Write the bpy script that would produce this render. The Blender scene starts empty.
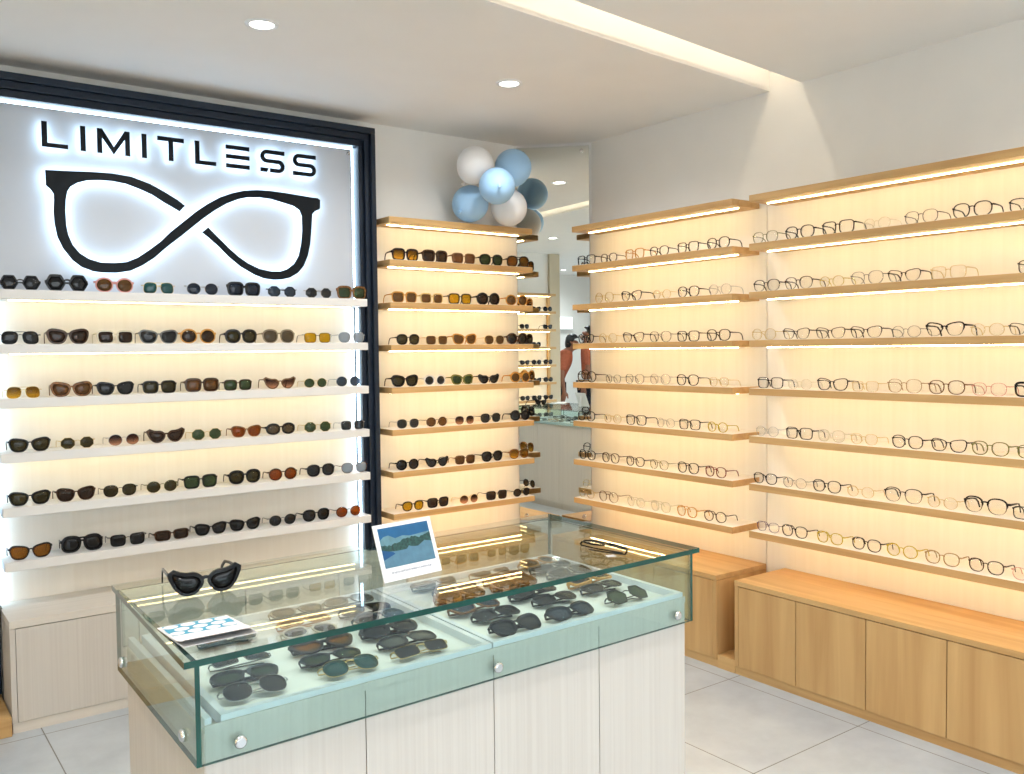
import bpy, math, random
from mathutils import Vector, Matrix

random.seed(7)
SC = bpy.context.scene
COL = SC.collection
PI = math.pi
R = math.radians

# ------------------------------------------------------------------ materials
MATS = {}

def new_mat(name):
    m = bpy.data.materials.new(name)
    m.use_nodes = True
    nt = m.node_tree
    nt.nodes.clear()
    out = nt.nodes.new('ShaderNodeOutputMaterial')
    return m, nt, out

def principled(nt, col, rough=.5, metal=0., spec=.5):
    b = nt.nodes.new('ShaderNodeBsdfPrincipled')
    b.inputs['Base Color'].default_value = (*col, 1)
    b.inputs['Roughness'].default_value = rough
    b.inputs['Metallic'].default_value = metal
    b.inputs['Specular IOR Level'].default_value = spec
    return b

def srgb(r, g, b):
    f = lambda c: (c / 255 / 12.92) if c / 255 <= .04045 else ((c / 255 + .055) / 1.055) ** 2.4
    return (f(r), f(g), f(b))

def plain(name, col, rough=.5, metal=0., spec=.5, mottle=.04, scale=30.):
    """a surface of one colour with a faint procedural mottle"""
    if name in MATS: return MATS[name]
    m, nt, out = new_mat(name)
    b = principled(nt, col, rough, metal, spec)
    if mottle:
        tc = nt.nodes.new('ShaderNodeTexCoord')
        n = nt.nodes.new('ShaderNodeTexNoise'); n.inputs['Scale'].default_value = scale
        nt.links.new(tc.outputs['Object'], n.inputs['Vector'])
        r = nt.nodes.new('ShaderNodeValToRGB')
        r.color_ramp.elements[0].position = .3; r.color_ramp.elements[1].position = .7
        r.color_ramp.elements[0].color = (*[c * (1 - mottle) for c in col], 1)
        r.color_ramp.elements[1].color = (*[min(1, c * (1 + mottle)) for c in col], 1)
        nt.links.new(n.outputs['Fac'], r.inputs['Fac'])
        nt.links.new(r.outputs['Color'], b.inputs['Base Color'])
    nt.links.new(b.outputs[0], out.inputs[0])
    MATS[name] = m
    return m

def wood(name, dark, light, axis, rough=.42, cross=26., along=1.4, spec=.35):
    """grain that runs along one axis"""
    if name in MATS: return MATS[name]
    m, nt, out = new_mat(name)
    b = principled(nt, light, rough, 0, spec)
    tc = nt.nodes.new('ShaderNodeTexCoord')
    mp = nt.nodes.new('ShaderNodeMapping')
    s = [cross] * 3; s['xyz'.index(axis)] = along
    mp.inputs['Scale'].default_value = s
    nt.links.new(tc.outputs['Object'], mp.inputs['Vector'])
    n = nt.nodes.new('ShaderNodeTexNoise')
    n.inputs['Scale'].default_value = 1.; n.inputs['Detail'].default_value = 6; n.inputs['Distortion'].default_value = .5
    nt.links.new(mp.outputs[0], n.inputs['Vector'])
    r = nt.nodes.new('ShaderNodeValToRGB')
    r.color_ramp.elements[0].position = .3; r.color_ramp.elements[0].color = (*dark, 1)
    r.color_ramp.elements[1].position = .68; r.color_ramp.elements[1].color = (*light, 1)
    nt.links.new(n.outputs['Fac'], r.inputs['Fac'])
    nt.links.new(r.outputs['Color'], b.inputs['Base Color'])
    bp = nt.nodes.new('ShaderNodeBump'); bp.inputs['Strength'].default_value = .04; bp.inputs['Distance'].default_value = .01
    nt.links.new(n.outputs['Fac'], bp.inputs['Height'])
    nt.links.new(bp.outputs[0], b.inputs['Normal'])
    nt.links.new(b.outputs[0], out.inputs[0])
    MATS[name] = m
    return m

def emit(name, col, strength):
    if name in MATS: return MATS[name]
    m, nt, out = new_mat(name)
    e = nt.nodes.new('ShaderNodeEmission')
    e.inputs[0].default_value = (*col, 1); e.inputs[1].default_value = strength
    nt.links.new(e.outputs[0], out.inputs[0])
    MATS[name] = m
    return m

def sheet_glass(name, tint, gloss=1.0, ior=1.5):
    """clear pane: light passes straight through, faces mirror by Fresnel"""
    if name in MATS: return MATS[name]
    m, nt, out = new_mat(name)
    t = nt.nodes.new('ShaderNodeBsdfTransparent'); t.inputs[0].default_value = (*tint, 1)
    g = nt.nodes.new('ShaderNodeBsdfGlossy'); g.inputs['Roughness'].default_value = .01
    g.inputs[0].default_value = (gloss, gloss, gloss, 1)
    f = nt.nodes.new('ShaderNodeFresnel')
    ge = nt.nodes.new('ShaderNodeNewGeometry'); mr = nt.nodes.new('ShaderNodeMapRange')   # same index seen from either face of the slab
    mr.inputs['To Min'].default_value = ior; mr.inputs['To Max'].default_value = 1 / ior
    nt.links.new(ge.outputs['Backfacing'], mr.inputs['Value']); nt.links.new(mr.outputs[0], f.inputs['IOR'])
    mx = nt.nodes.new('ShaderNodeMixShader')
    nt.links.new(f.outputs[0], mx.inputs[0]); nt.links.new(t.outputs[0], mx.inputs[1]); nt.links.new(g.outputs[0], mx.inputs[2])
    nt.links.new(mx.outputs[0], out.inputs[0])
    MATS[name] = m
    return m

def tinted_lens(name, tint, opaque, body, tint_low=None, k=.82):
    """sunglass lens: tinted see-through mixed with a glossy body; optional lighter lower half"""
    if name in MATS: return MATS[name]
    tint = tuple(c * k for c in tint)
    m, nt, out = new_mat(name)
    t = nt.nodes.new('ShaderNodeBsdfTransparent'); t.inputs[0].default_value = (*tint, 1)
    b = principled(nt, body, .06, 0, .6)
    mx = nt.nodes.new('ShaderNodeMixShader'); mx.inputs[0].default_value = opaque
    if tint_low:
        tc = nt.nodes.new('ShaderNodeTexCoord'); sp = nt.nodes.new('ShaderNodeSeparateXYZ')
        nt.links.new(tc.outputs['Generated'], sp.inputs[0])
        r = nt.nodes.new('ShaderNodeValToRGB')
        r.color_ramp.elements[0].position = .15; r.color_ramp.elements[0].color = (*tint_low, 1)
        r.color_ramp.elements[1].position = .85; r.color_ramp.elements[1].color = (*tint, 1)
        nt.links.new(sp.outputs[2], r.inputs[0]); nt.links.new(r.outputs[0], t.inputs[0])
    nt.links.new(t.outputs[0], mx.inputs[1]); nt.links.new(b.outputs[0], mx.inputs[2])
    nt.links.new(mx.outputs[0], out.inputs[0])
    MATS[name] = m
    return m

def floor_mat():
    m, nt, out = new_mat('grey_floor_tile')
    b = principled(nt, (.5, .5, .5), .32, 0, .4)
    tc = nt.nodes.new('ShaderNodeTexCoord')
    mp = nt.nodes.new('ShaderNodeMapping'); mp.inputs['Location'].default_value = (-.55, -.05, 0)
    nt.links.new(tc.outputs['Object'], mp.inputs['Vector'])
    br = nt.nodes.new('ShaderNodeTexBrick')
    br.offset = 0; br.squash = 1
    br.inputs['Scale'].default_value = 1; br.inputs['Brick Width'].default_value = .6; br.inputs['Row Height'].default_value = .6
    br.inputs['Mortar Size'].default_value = .0022; br.inputs['Mortar Smooth'].default_value = .1; br.inputs['Bias'].default_value = 0
    nt.links.new(mp.outputs[0], br.inputs['Vector'])
    n = nt.nodes.new('ShaderNodeTexNoise'); n.inputs['Scale'].default_value = 4; n.inputs['Detail'].default_value = 8; n.inputs['Roughness'].default_value = .65
    nt.links.new(tc.outputs['Object'], n.inputs['Vector'])
    r = nt.nodes.new('ShaderNodeValToRGB')
    r.color_ramp.elements[0].position = .3; r.color_ramp.elements[0].color = (*srgb(168, 178, 188), 1)
    r.color_ramp.elements[1].position = .7; r.color_ramp.elements[1].color = (*srgb(192, 201, 209), 1)
    nt.links.new(n.outputs['Fac'], r.inputs[0])
    nt.links.new(r.outputs[0], br.inputs['Color1']); nt.links.new(r.outputs[0], br.inputs['Color2'])
    br.inputs['Mortar'].default_value = (*srgb(112, 112, 112), 1)
    nt.links.new(br.outputs['Color'], b.inputs['Base Color'])
    nt.links.new(b.outputs[0], out.inputs[0])
    return m

OAK_D, OAK_L = srgb(184, 144, 92), srgb(208, 171, 117)
oak_z = wood('oak_grain_upright', OAK_D, OAK_L, 'z', cross=14, along=.9)
oak_x = wood('oak_grain_along_back', OAK_D, OAK_L, 'x', cross=22)
oak_y = wood('oak_grain_along_side', OAK_D, OAK_L, 'y', cross=22)
pale_z = wood('pale_ash_laminate', srgb(200, 194, 186), srgb(208, 203, 195), 'z', cross=120, along=1.2)
pale_y = wood('pale_ash_laminate_top', srgb(212, 206, 196), srgb(220, 214, 205), 'x', cross=60, along=1.2)
cream = wood('cream_back_laminate', srgb(240, 235, 225), srgb(244, 240, 231), 'z', cross=40, along=1.)
white_paint = plain('white_wall_paint', srgb(240, 237, 231), .7, 0, .2, .012, 6)
ceil_paint = plain('white_ceiling_paint', srgb(242, 239, 234), .75, 0, .15, .01, 5)
column_paint = plain('taupe_column_paint', srgb(196, 184, 160), .6, 0, .3, .02, 8)
white_gloss = plain('white_shelf_lacquer', srgb(224, 223, 221), .35, 0, .4, .01, 9)
white_acrylic = plain('white_sign_acrylic', srgb(204, 211, 221), .3, 0, .4, .006, 9)
navy = plain('dark_navy_lacquer', srgb(26, 37, 52), .4, 0, .3, .05, 20)
sign_black = plain('black_sign_acrylic', srgb(8, 16, 24), .35, 0, .2, .05, 10)
shadow_gap = plain('dark_cabinet_inside', srgb(90, 72, 50), .8)
pale_gap = plain('grey_cabinet_inside', srgb(120, 116, 108), .8)
chrome = plain('brushed_steel', (.72, .72, .72), .22, 1., .5, .05, 60)
white_plastic = plain('white_plastic', srgb(238, 238, 238), .4)
black_plastic = plain('black_plastic', (.012, .012, .014), .35)
paper = plain('white_card', srgb(244, 244, 246), .6, 0, .2, .01, 40)
tray_white = plain('white_tray_felt', srgb(238, 238, 232), .8, 0, .1, .01, 60)
tray_rim = plain('silver_grey_tray_rim', srgb(226, 231, 238), .35, .05, .5, .02, 30)
FLOOR = floor_mat()
LED_W = emit('warm_led_strip', (1., .75, .37), 29)
LED_WL = emit('warm_led_strip_soft', (1., .775, .39), 14)
LED_C = emit('cool_led_strip', (.58, .80, 1.), 15)
LED_H = emit('cool_halo_led', (.58, .80, 1.), 11)
LED_S = emit('warm_white_slot_led', (1., .86, .66), 22)
LAMP = emit('downlight_diffuser', (1., .97, .92), 14)
SIGNBOX = emit('lit_sign_face', (.95, .98, 1.), 2.2)
glass_clear = sheet_glass('counter_glass_top', (.955, .988, .975), .75)
glass_side = sheet_glass('counter_glass_side', (.88, .957, .942), .9)
glass_edge = plain('green_glass_edge', srgb(8, 68, 58), .12, 0, .5, .25, 14)
mirror_m, _nt, _o = new_mat('mirror_silver')
_g = _nt.nodes.new('ShaderNodeBsdfGlossy'); _g.inputs[0].default_value = (.86, .90, .87, 1); _g.inputs['Roughness'].default_value = .004
_nt.links.new(_g.outputs[0], _o.inputs[0])

# ------------------------------------------------------------------ mesh tools
class MB:
    def __init__(s):
        s.v, s.f, s.mi, s.sm = [], [], [], []
    def add(s, vs, fs, mi=0, smooth=False):
        o = len(s.v)
        s.v += [tuple(v) for v in vs]
        for f in fs:
            s.f.append(tuple(i + o for i in f)); s.mi.append(mi); s.sm.append(smooth)
        return s
    def box(s, x0, x1, y0, y1, z0, z1, mi=0):
        x0, x1 = min(x0, x1), max(x0, x1); y0, y1 = min(y0, y1), max(y0, y1); z0, z1 = min(z0, z1), max(z0, z1)
        return s.add([(x0, y0, z0), (x1, y0, z0), (x1, y1, z0), (x0, y1, z0), (x0, y0, z1), (x1, y0, z1), (x1, y1, z1), (x0, y1, z1)],
                     [(0, 3, 2, 1), (4, 5, 6, 7), (0, 1, 5, 4), (1, 2, 6, 5), (2, 3, 7, 6), (3, 0, 4, 7)], mi)
    def prism(s, pts, z0, z1, mi=0, mside=None):
        """polygon (counter-clockwise from above) raised from z0 to z1"""
        n = len(pts)
        vs = [(p[0], p[1], z0) for p in pts] + [(p[0], p[1], z1) for p in pts]
        s.add(vs, [tuple(range(n - 1, -1, -1)), tuple(range(n, 2 * n))], mi)
        o = len(s.v) - 2 * n
        for i in range(n):
            j = (i + 1) % n
            s.f.append((o + i, o + j, o + n + j, o + n + i)); s.mi.append(mi if mside is None else mside); s.sm.append(False)
        return s
    def slab_xz(s, pts, y0, y1, mf=0, mb=None, ms=None):
        """outline in x,z given thickness from y0 (front) to y1 (back)"""
        n = len(pts)
        area = sum(pts[i][0] * pts[(i + 1) % n][1] - pts[(i + 1) % n][0] * pts[i][1] for i in range(n))
        if area < 0: pts = pts[::-1]
        o = len(s.v)
        s.v += [(p[0], y0, p[1]) for p in pts] + [(p[0], y1, p[1]) for p in pts]
        s.f.append(tuple(o + i for i in range(n))); s.mi.append(mf); s.sm.append(False)
        s.f.append(tuple(o + n + i for i in range(n - 1, -1, -1))); s.mi.append(mf if mb is None else mb); s.sm.append(False)
        for i in range(n):
            j = (i + 1) % n
            s.f.append((o + i, o + n + i, o + n + j, o + j)); s.mi.append(mf if ms is None else ms); s.sm.append(False)
        return s
    def lathe(s, prof, n=24, mi=0, smooth=True, center=(0, 0, 0), axis='z'):
        o = len(s.v)
        for r, h in prof:
            for k in range(n):
                a = 2 * PI * k / n
                p = (r * math.cos(a), r * math.sin(a), h)
                if axis == 'y': p = (p[0], -p[2], p[1])
                if axis == 'x': p = (p[2], p[0], p[1])
                s.v.append(tuple(p[i] + center[i] for i in range(3)))
        for i in range(len(prof) - 1):
            for k in range(n):
                k2 = (k + 1) % n
                s.f.append((o + i * n + k, o + i * n + k2, o + (i + 1) * n + k2, o + (i + 1) * n + k)); s.mi.append(mi); s.sm.append(smooth)
        s.f.append(tuple(o + k for k in range(n - 1, -1, -1))); s.mi.append(mi); s.sm.append(False)
        s.f.append(tuple(o + (len(prof) - 1) * n + k for k in range(n))); s.mi.append(mi); s.sm.append(False)
        return s
    def sweep(s, path, hw, hh, mi=0, up=(0, 0, 1), smooth=False):
        """rectangular bar along a path; hw/hh half sizes (numbers or one per point)"""
        n = len(path); up = Vector(up)
        P = [Vector(p) for p in path]
        o = len(s.v)
        for i, p in enumerate(P):
            t = (P[min(i + 1, n - 1)] - P[max(i - 1, 0)]).normalized()
            sd = t.cross(up)
            if sd.length < 1e-4: sd = Vector((1, 0, 0))
            sd.normalize(); u = sd.cross(t).normalized()
            a = hw[i] if isinstance(hw, (list, tuple)) else hw
            b = hh[i] if isinstance(hh, (list, tuple)) else hh
            for c, d in ((-1, -1), (1, -1), (1, 1), (-1, 1)):
                s.v.append(tuple(p + sd * a * c + u * b * d))
        for i in range(n - 1):
            for k in range(4):
                k2 = (k + 1) % 4
                s.f.append((o + 4 * i + k, o + 4 * i + k2, o + 4 * i + 4 + k2, o + 4 * i + 4 + k)); s.mi.append(mi); s.sm.append(smooth)
        s.f.append((o + 3, o + 2, o + 1, o)); s.mi.append(mi); s.sm.append(False)
        e = o + 4 * (n - 1)
        s.f.append((e, e + 1, e + 2, e + 3)); s.mi.append(mi); s.sm.append(False)
        return s
    def mesh(s, name, mats):
        me = bpy.data.meshes.new(name)
        me.from_pydata(s.v, [], s.f)
        for m in (mats if isinstance(mats, (list, tuple)) else [mats]): me.materials.append(m)
        me.polygons.foreach_set('material_index', s.mi)
        me.polygons.foreach_set('use_smooth', s.sm)
        me.update()
        return me
    def build(s, name, mats, parent=None, bevel=0):
        o = bpy.data.objects.new(name, s.mesh(name, mats))
        COL.objects.link(o)
        if parent is not None: o.parent = parent
        if bevel:
            b = o.modifiers.new('edge', 'BEVEL'); b.width = bevel; b.segments = 2; b.limit_method = 'ANGLE'
        return o

def tag(o, label=None, cat=None, group=None, kind=None):
    if label: o['label'] = label
    if cat: o['category'] = cat
    if group: o['group'] = group
    if kind: o['kind'] = kind
    return o

def empty(name, loc=(0, 0, 0), rot=(0, 0, 0)):
    o = bpy.data.objects.new(name, None)
    o.empty_display_size = .05
    o.location = loc; o.rotation_euler = rot
    COL.objects.link(o)
    return o

def struct(name, mb, mats, label=None):
    o = mb.build(name, mats); o['kind'] = 'structure'
    if label: o['label'] = label
    return o

def place(o, root):
    """parent o (built in world coordinates) under root without moving it"""
    o.parent = root
    o.matrix_parent_inverse = root.matrix_basis.inverted() if False else Matrix.Translation(-Vector(root.location))
    return o

ORD = ['first', 'second', 'third', 'fourth', 'fifth', 'sixth', 'seventh', 'eighth', 'ninth', 'tenth', 'eleventh', 'twelfth']
# ------------------------------------------------------------------ the room
XP, YP = 3.362, 4.06            # faces of the back laminate on the side wall and on the back wall
CZ = 2.545
RX0, RY0 = -3.6, -3.0
struct('floor', MB().box(RX0 - .1, 3.5, RY0 - .1, 4.2, -.08, 0), FLOOR)
struct('wall_back', MB().box(RX0 - .1, 3.5, 4.075, 4.2, 0, 2.9), white_paint)
struct('wall_right', MB().box(3.377, 3.5, RY0 - .1, 4.2, 0, 2.9), white_paint)
struct('wall_left', MB().box(RX0 - .1, RX0, RY0 - .1, 4.2, 0, 2.9), white_paint)
# unseen shop front added behind the camera so cool daylight fills the room
WX0, WX1, WZ1 = -1.5, 3.0, 2.46
struct('wall_front', MB().box(RX0 - .1, WX0, RY0 - .1, RY0, 0, 2.9).box(WX1, 3.5, RY0 - .1, RY0, 0, 2.9).box(WX0, WX1, RY0 - .1, RY0, WZ1, 2.9), white_paint)
mb = MB()
for k in range(4):
    x = WX0 + (WX1 - WX0 - .05) * k / 3; mb.box(x, x + .05, RY0 - .08, RY0 - .02, .05, WZ1)
mb.box(WX0, WX1, RY0 - .08, RY0 - .02, 0, .05).box(WX0, WX1, RY0 - .08, RY0 - .02, WZ1 - .05, WZ1)
struct('added_fill_window_1', mb.box(WX0 + .05, WX1 - .05, RY0 - .054, RY0 - .046, .05, WZ1 - .05, 1), [chrome, sheet_glass('fill_opening_glass', (.99, 1., .995), .9)])
struct('added_bounce_ground', MB().box(-14, 14, -20, RY0 - .1, -.08, -.01), plain('pale_bounce_ground', srgb(206, 204, 200), .8, 0, .2, .06, 3))  # bright ground added outside, bounces daylight up to the ceiling
# chamfered corner behind the mirror
struct('wall_corner', MB().prism([(3.07, 4.075), (3.377, 3.768), (3.377, 4.075)], 0, 2.9), white_paint)
# slot in the ceiling: it runs a little askew to the side wall
SL = [(-1.2, 1.985), (3.377, 2.405), (3.377, 2.572), (-1.2, 2.209)]     # front-left, front-right, back-right, back-left
mb = MB()
X0, X1, Y0, Y1, CT = RX0 - .1, 3.377, RY0 - .1, 4.2, 2.56
def ceil_part(p):
    mb.prism(p, CZ, CT)
ceil_part([(X0, Y0), (X1, Y0), SL[1], SL[0], (X0, SL[0][1])])
ceil_part([(X0, SL[3][1]), SL[3], SL[2], (X1, Y1), (X0, Y1)])
ceil_part([(X0, SL[0][1]), SL[0], SL[3], (X0, SL[3][1])])
ceil = struct('ceiling', mb, ceil_paint)
mb = MB()
ZT = 2.78
def quad(a, b, z0, z1):
    mb.add([(a[0], a[1], z0), (b[0], b[1], z0), (b[0], b[1], z1), (a[0], a[1], z1)], [(0, 1, 2, 3)])
t = .012
f0, f1, b1, b0 = SL
mb.prism([(f0[0], f0[1] - t), (f1[0], f1[1] - t), f1, f0], CZ + .002, ZT)
mb.prism([b0, b1, (b1[0], b1[1] + t), (b0[0], b0[1] + t)], CZ + .002, ZT)
mb.prism([f0, (f0[0] + t, f0[1]), (b0[0] + t, b0[1]), b0], CZ + .002, ZT)
mb.prism([f0, f1, b1, b0], ZT, ZT + t)
struct('trim_1', mb, ceil_paint, 'white lining of the recessed ceiling light slot')
# LED line under the roof of the slot
mid0 = ((f0[0] + b0[0]) / 2, (f0[1] + b0[1]) / 2); mid1 = ((f1[0] + b1[0]) / 2, (f1[1] + b1[1]) / 2)
sl = empty('ceiling_slot_light', (mid0[0], mid0[1], ZT - .03))
tag(sl, 'long warm light line recessed in the ceiling slot running to the oak shelf wall', 'ceiling light')
place(MB().sweep([(mid0[0] + .05, mid0[1], ZT - .012), (mid1[0] - .01, mid1[1], ZT - .012)], .014, .011).build('channel', white_plastic), sl)
place(MB().sweep([(mid0[0] + .05, mid0[1], ZT - .026), (mid1[0] - .012, mid1[1], ZT - .026)], .008, .002).build('led_strip', LED_S), sl)

# partition with a shelf bay that only the mirror shows, and the column at its end
struct('wall_partition', MB().box(-1.45, -1.335, .26, 3.2, 0, CZ), white_paint)
struct('trim_2', MB().box(-1.55, -1.30, .105, .26, 0, CZ), column_paint, 'taupe square column at the end of the partition')
# ------------------------------------------------------------------ oak shelf bays
SHELF_Z = [2.0565 - .2092 * k for k in range(8)]
def shelf(name, label, cat, group, x0, x1, y0, y1, ztop, th, mat, led, led_mat=None, led_mi=0):
    """board with, under it, an LED line; led = box x0,x1,y0,y1"""
    root = empty(name, ((x0 + x1) / 2, (y0 + y1) / 2, ztop - th))
    tag(root, label, cat, group)
    if mat is white_gloss:
        place(MB().box(x0, x1, y0, y1, ztop - th, ztop).build('board', mat, bevel=.0015), root)
    else:                                       # oak board with a cream laminate top face
        place(MB().box(x0, x1, y0, y1, ztop - th, ztop - .0008).build('board', mat, bevel=.0012), root)
        e = .0015
        place(MB().box(x0 + e, x1 - e * (x1 < 3.3 or x1 > 3.37), y0 + e, y1 - e, ztop - .001, ztop).build('top_laminate', cream), root)
    if led:
        a, b, c, d = led
        place(MB().box(a, b, c, d, ztop - th - .004, ztop - th + .002).build('led_strip', led_mat or LED_W), root)
    return root

def panel(label, x0, x1, y0, y1, z0, z1, mat, name='back_panel'):
    o = MB().box(x0, x1, y0, y1, z0, z1).build(name, mat)
    tag(o, label, 'wall panel')
    return o

ROWN = ['top board', 'first shelf', 'second shelf', 'third shelf', 'fourth shelf', 'fifth shelf', 'sixth shelf', 'lowest shelf']
panel('cream laminate back panel behind the oak sunglasses shelves beside the navy frame', 2.118, 3.07, YP, YP + .014, 0, 2.04, cream)
panel('cream laminate back panel of the short oak spectacle bay beside the mirror', XP, XP + .014, 2.575, 3.77, 0, 2.04, cream)
panel('cream laminate back panel of the long oak spectacle bay', XP, XP + .014, .60, 2.570, 0, 2.05, cream)
SH_D = XP - 3.171
for k, z in enumerate(SHELF_Z):
    nm = 'oak ' + ROWN[k]
    shelf('wall_shelf', nm + ' of the sunglasses bay between navy frame and mirror', 'shelf', 'oak shelves of the sunglasses bay',
          2.155, 3.04, 3.8786, YP, z, .030, oak_x, (2.19, 3.005, 3.959, 3.964), )
    shelf('wall_shelf', nm + ' of the short spectacle bay beside the mirror', 'shelf', 'oak shelves of the short spectacle bay',
          3.171, XP, 2.614, 3.701, z, .030, oak_y, (3.255, 3.260, 2.65, 3.66))
    shelf('wall_shelf', nm + ' of the long spectacle bay', 'shelf', 'oak shelves of the long spectacle bay',
          3.171, XP, .62, 2.5215, z, .030, oak_y, (3.255, 3.260, .66, 2.49))

# ------------------------------------------------------------------ benches under the bays
def bench_side(label, y0, y1, seams, plinth_to):
    """bench along the side wall; doors face the room (-x)"""
    root = empty('storage_bench', (3.18, (y0 + y1) / 2, 0)); tag(root, label, 'bench')
    xf, zt, th = 3.016, .406, .022
    place(MB().box(xf - .002, XP - .001, y0, y1, zt - th, zt).build('worktop', oak_y, bevel=.0015), root)
    place(MB().box(xf + .008, XP - .002, plinth_to, y1, 0, .036).build('plinth', oak_y), root)
    place(MB().box(xf + .020, XP - .002, y0 + .018, y1 - .018, .036, zt - th).build('carcass', shadow_gap), root)
    for a, b in ((y0, y0 + .018), (y1 - .018, y1)):
        place(MB().box(xf + (.0 if True else 0), XP - .002, a, b, .036, zt - th - .001).build('side_panel', oak_z), root)
    ys = [y0 + .018] + seams + [y1 - .018]
    for a, b in zip(ys, ys[1:]):
        place(MB().box(xf, xf + .018, a + .0018, b - .0018, .038, zt - th - .003).build('door', oak_z, bevel=.001), root)
    return root
bench_side('long low oak storage bench with plain doors under the long spectacle bay', .66, 2.474, [.944, 1.250, 1.556, 1.862, 2.168], .66)
b = bench_side('short low oak bench beside the mirror corner, behind the glass counter', 2.575, 3.70, [2.95, 3.325], 2.575)
# the oak ledge that closes the gap between the two benches
o = MB().box(3.022, XP - .002, 2.476, 2.573, 0, .058).build('oak_ledge', oak_y)
tag(o, 'small oak ledge in the gap between the two side wall benches', 'ledge')
root = empty('storage_bench', (2.6, 3.89, 0)); tag(root, 'low oak bench under the sunglasses bay, seen through the counter glass', 'bench')
place(MB().box(2.136, 3.015, 3.715, YP - .001, .384, .406).build('worktop', oak_x, bevel=.0015), root)
place(MB().box(2.136, 3.015, 3.725, YP - .002, 0, .036).build('plinth', oak_x), root)
place(MB().box(2.138, 3.010, 3.738, YP - .002, .036, .384).build('carcass', shadow_gap), root)
for a, b_ in ((2.136, 2.421), (2.421, 2.717), (2.717, 3.015)):
    place(MB().box(a + .002, b_ - .002, 3.717, 3.737, .038, .381).build('door', oak_z, bevel=.001), root)

# ------------------------------------------------------------------ corner mirror
root = empty('wall_mirror', (3.216, 3.9145, .43)); tag(root, 'tall frameless mirror across the corner between the oak shelf bays', 'mirror')
MZ0, MZ1 = .425, 2.527
d = Vector((1, -1, 0)).normalized(); nrm = Vector((-1, -1, 0)).normalized()
pa, pb = Vector((3.072, 4.058, 0)), Vector((3.360, 3.770, 0))
def off(p, q): return (p.x + nrm.x * q, p.y + nrm.y * q)
mb = MB().prism([off(pa, 0), off(pb, 0), off(pb, .006), off(pa, .006)][::-1], MZ0, MZ1, 0, 1)
_mg = mb
for _k in range(2, 6):
    _p = [Vector(_mg.v[i]) for i in _mg.f[_k]]
    if (_p[1] - _p[0]).length * (_p[2] - _p[1]).length > .2: _mg.mi[_k] = 0
place(_mg.build('mirror_glass', [mirror_m, glass_edge]), root)
for (x, y) in ((3.331, 3.799), (3.099, 4.031)):
    for z in (2.498, .453):
        m_ = MB().lathe([(.0105, 0), (.0105, .010), (.007, .013)], 16, axis='z')
        o = m_.build('standoff_screw', chrome)
        o.matrix_world = Matrix.Translation((x + nrm.x * .004, y + nrm.y * .004, z)) @ nrm.to_track_quat('Z', 'Y').to_matrix().to_4x4()
        o.location = o.matrix_world.translation
        place(o, root)

# ------------------------------------------------------------------ sign wall: stepped navy frame
FX0, FX1, FZ1 = .385, 2.115, 2.483
root = empty('stepped_surround', (1.25, 3.99, .08)); tag(root, 'dark navy stepped frame around the lit sign and white shelves', 'frame')
mbt, mbl, mbr = MB(), MB(), MB()
wx, wz = .0235, .0285
for k in range(3):
    y = 3.93 + .022 * k
    mbt.box(FX0 + wx * k, FX1 - wx * k, y, 4.074, FZ1 - wz * (k + 1), FZ1 - wz * k)
    mbl.box(FX0 + wx * k, FX0 + wx * (k + 1), y, 4.074, .075, FZ1 - wz * (k + 1))
    mbr.box(FX1 - wx * (k + 1), FX1 - wx * k, y, 4.074, .075, FZ1 - wz * (k + 1))
place(mbt.build('top_rail', navy, bevel=.002), root)
place(mbl.build('stile', navy, bevel=.002), root)
place(mbr.build('stile', navy, bevel=.002), root)
IX0, IX1, IZ1 = FX0 + 3 * wx, FX1 - 3 * wx, FZ1 - 3 * wz
# white lit sign panel
root = empty('acrylic_sign_board', (1.25, 4.03, 1.66)); tag(root, 'white acrylic sign panel glowing at its edges inside the navy frame', 'sign panel')
PX0, PX1, PZ0, PZ1 = IX0 + .012, IX1 - .014, 1.655, IZ1 - .011
place(MB().box(PX0, PX1, 4.022, 4.030, PZ0, PZ1).build('acrylic_face', white_acrylic, bevel=.001), root)
place(MB().box(IX0 + .001, IX1 - .001, 4.046, 4.074, PZ0, IZ1 - .001).build('backing_board', white_gloss), root)
place(MB().box(PX0, PX1, 4.030, 4.045, IZ1 - .009, IZ1 - .002).build('led_strip', LED_C), root)
place(MB().box(IX1 - .012, IX1 - .002, 4.030, 4.045, PZ0, IZ1 - .002).build('led_strip', LED_C), root)
place(MB().box(IX0 + .002, IX0 + .012, 4.030, 4.045, PZ0, IZ1 - .002).build('led_strip', LED_C), root)
for x in (PX0 + .022, PX1 - .018):
    for z in (PZ1 - .022,):
        place(MB().lathe([(.008, 0), (.008, .006), (.005, .009)], 14, axis='y', center=(x, 4.022, z)).build('standoff_screw', chrome), root)
# lower back panel behind the white shelves
root = empty('back_panel', (1.25, 4.04, .42)); tag(root, 'cream back panel behind the white shelves with cool light lines at both edges', 'wall panel')
place(MB().box(PX0, PX1, 4.030, 4.040, .42, 1.612).build('laminate', cream), root)
place(MB().box(IX0 + .001, IX1 - .001, 4.046, 4.074, .42, 1.612).build('backing_board', white_gloss), root)
for x in (IX1 - .0045, IX0 + .0015):
    place(MB().box(x, x + .003, 4.004, 4.024, .424, 1.61).build('led_strip', LED_C), root)

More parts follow.
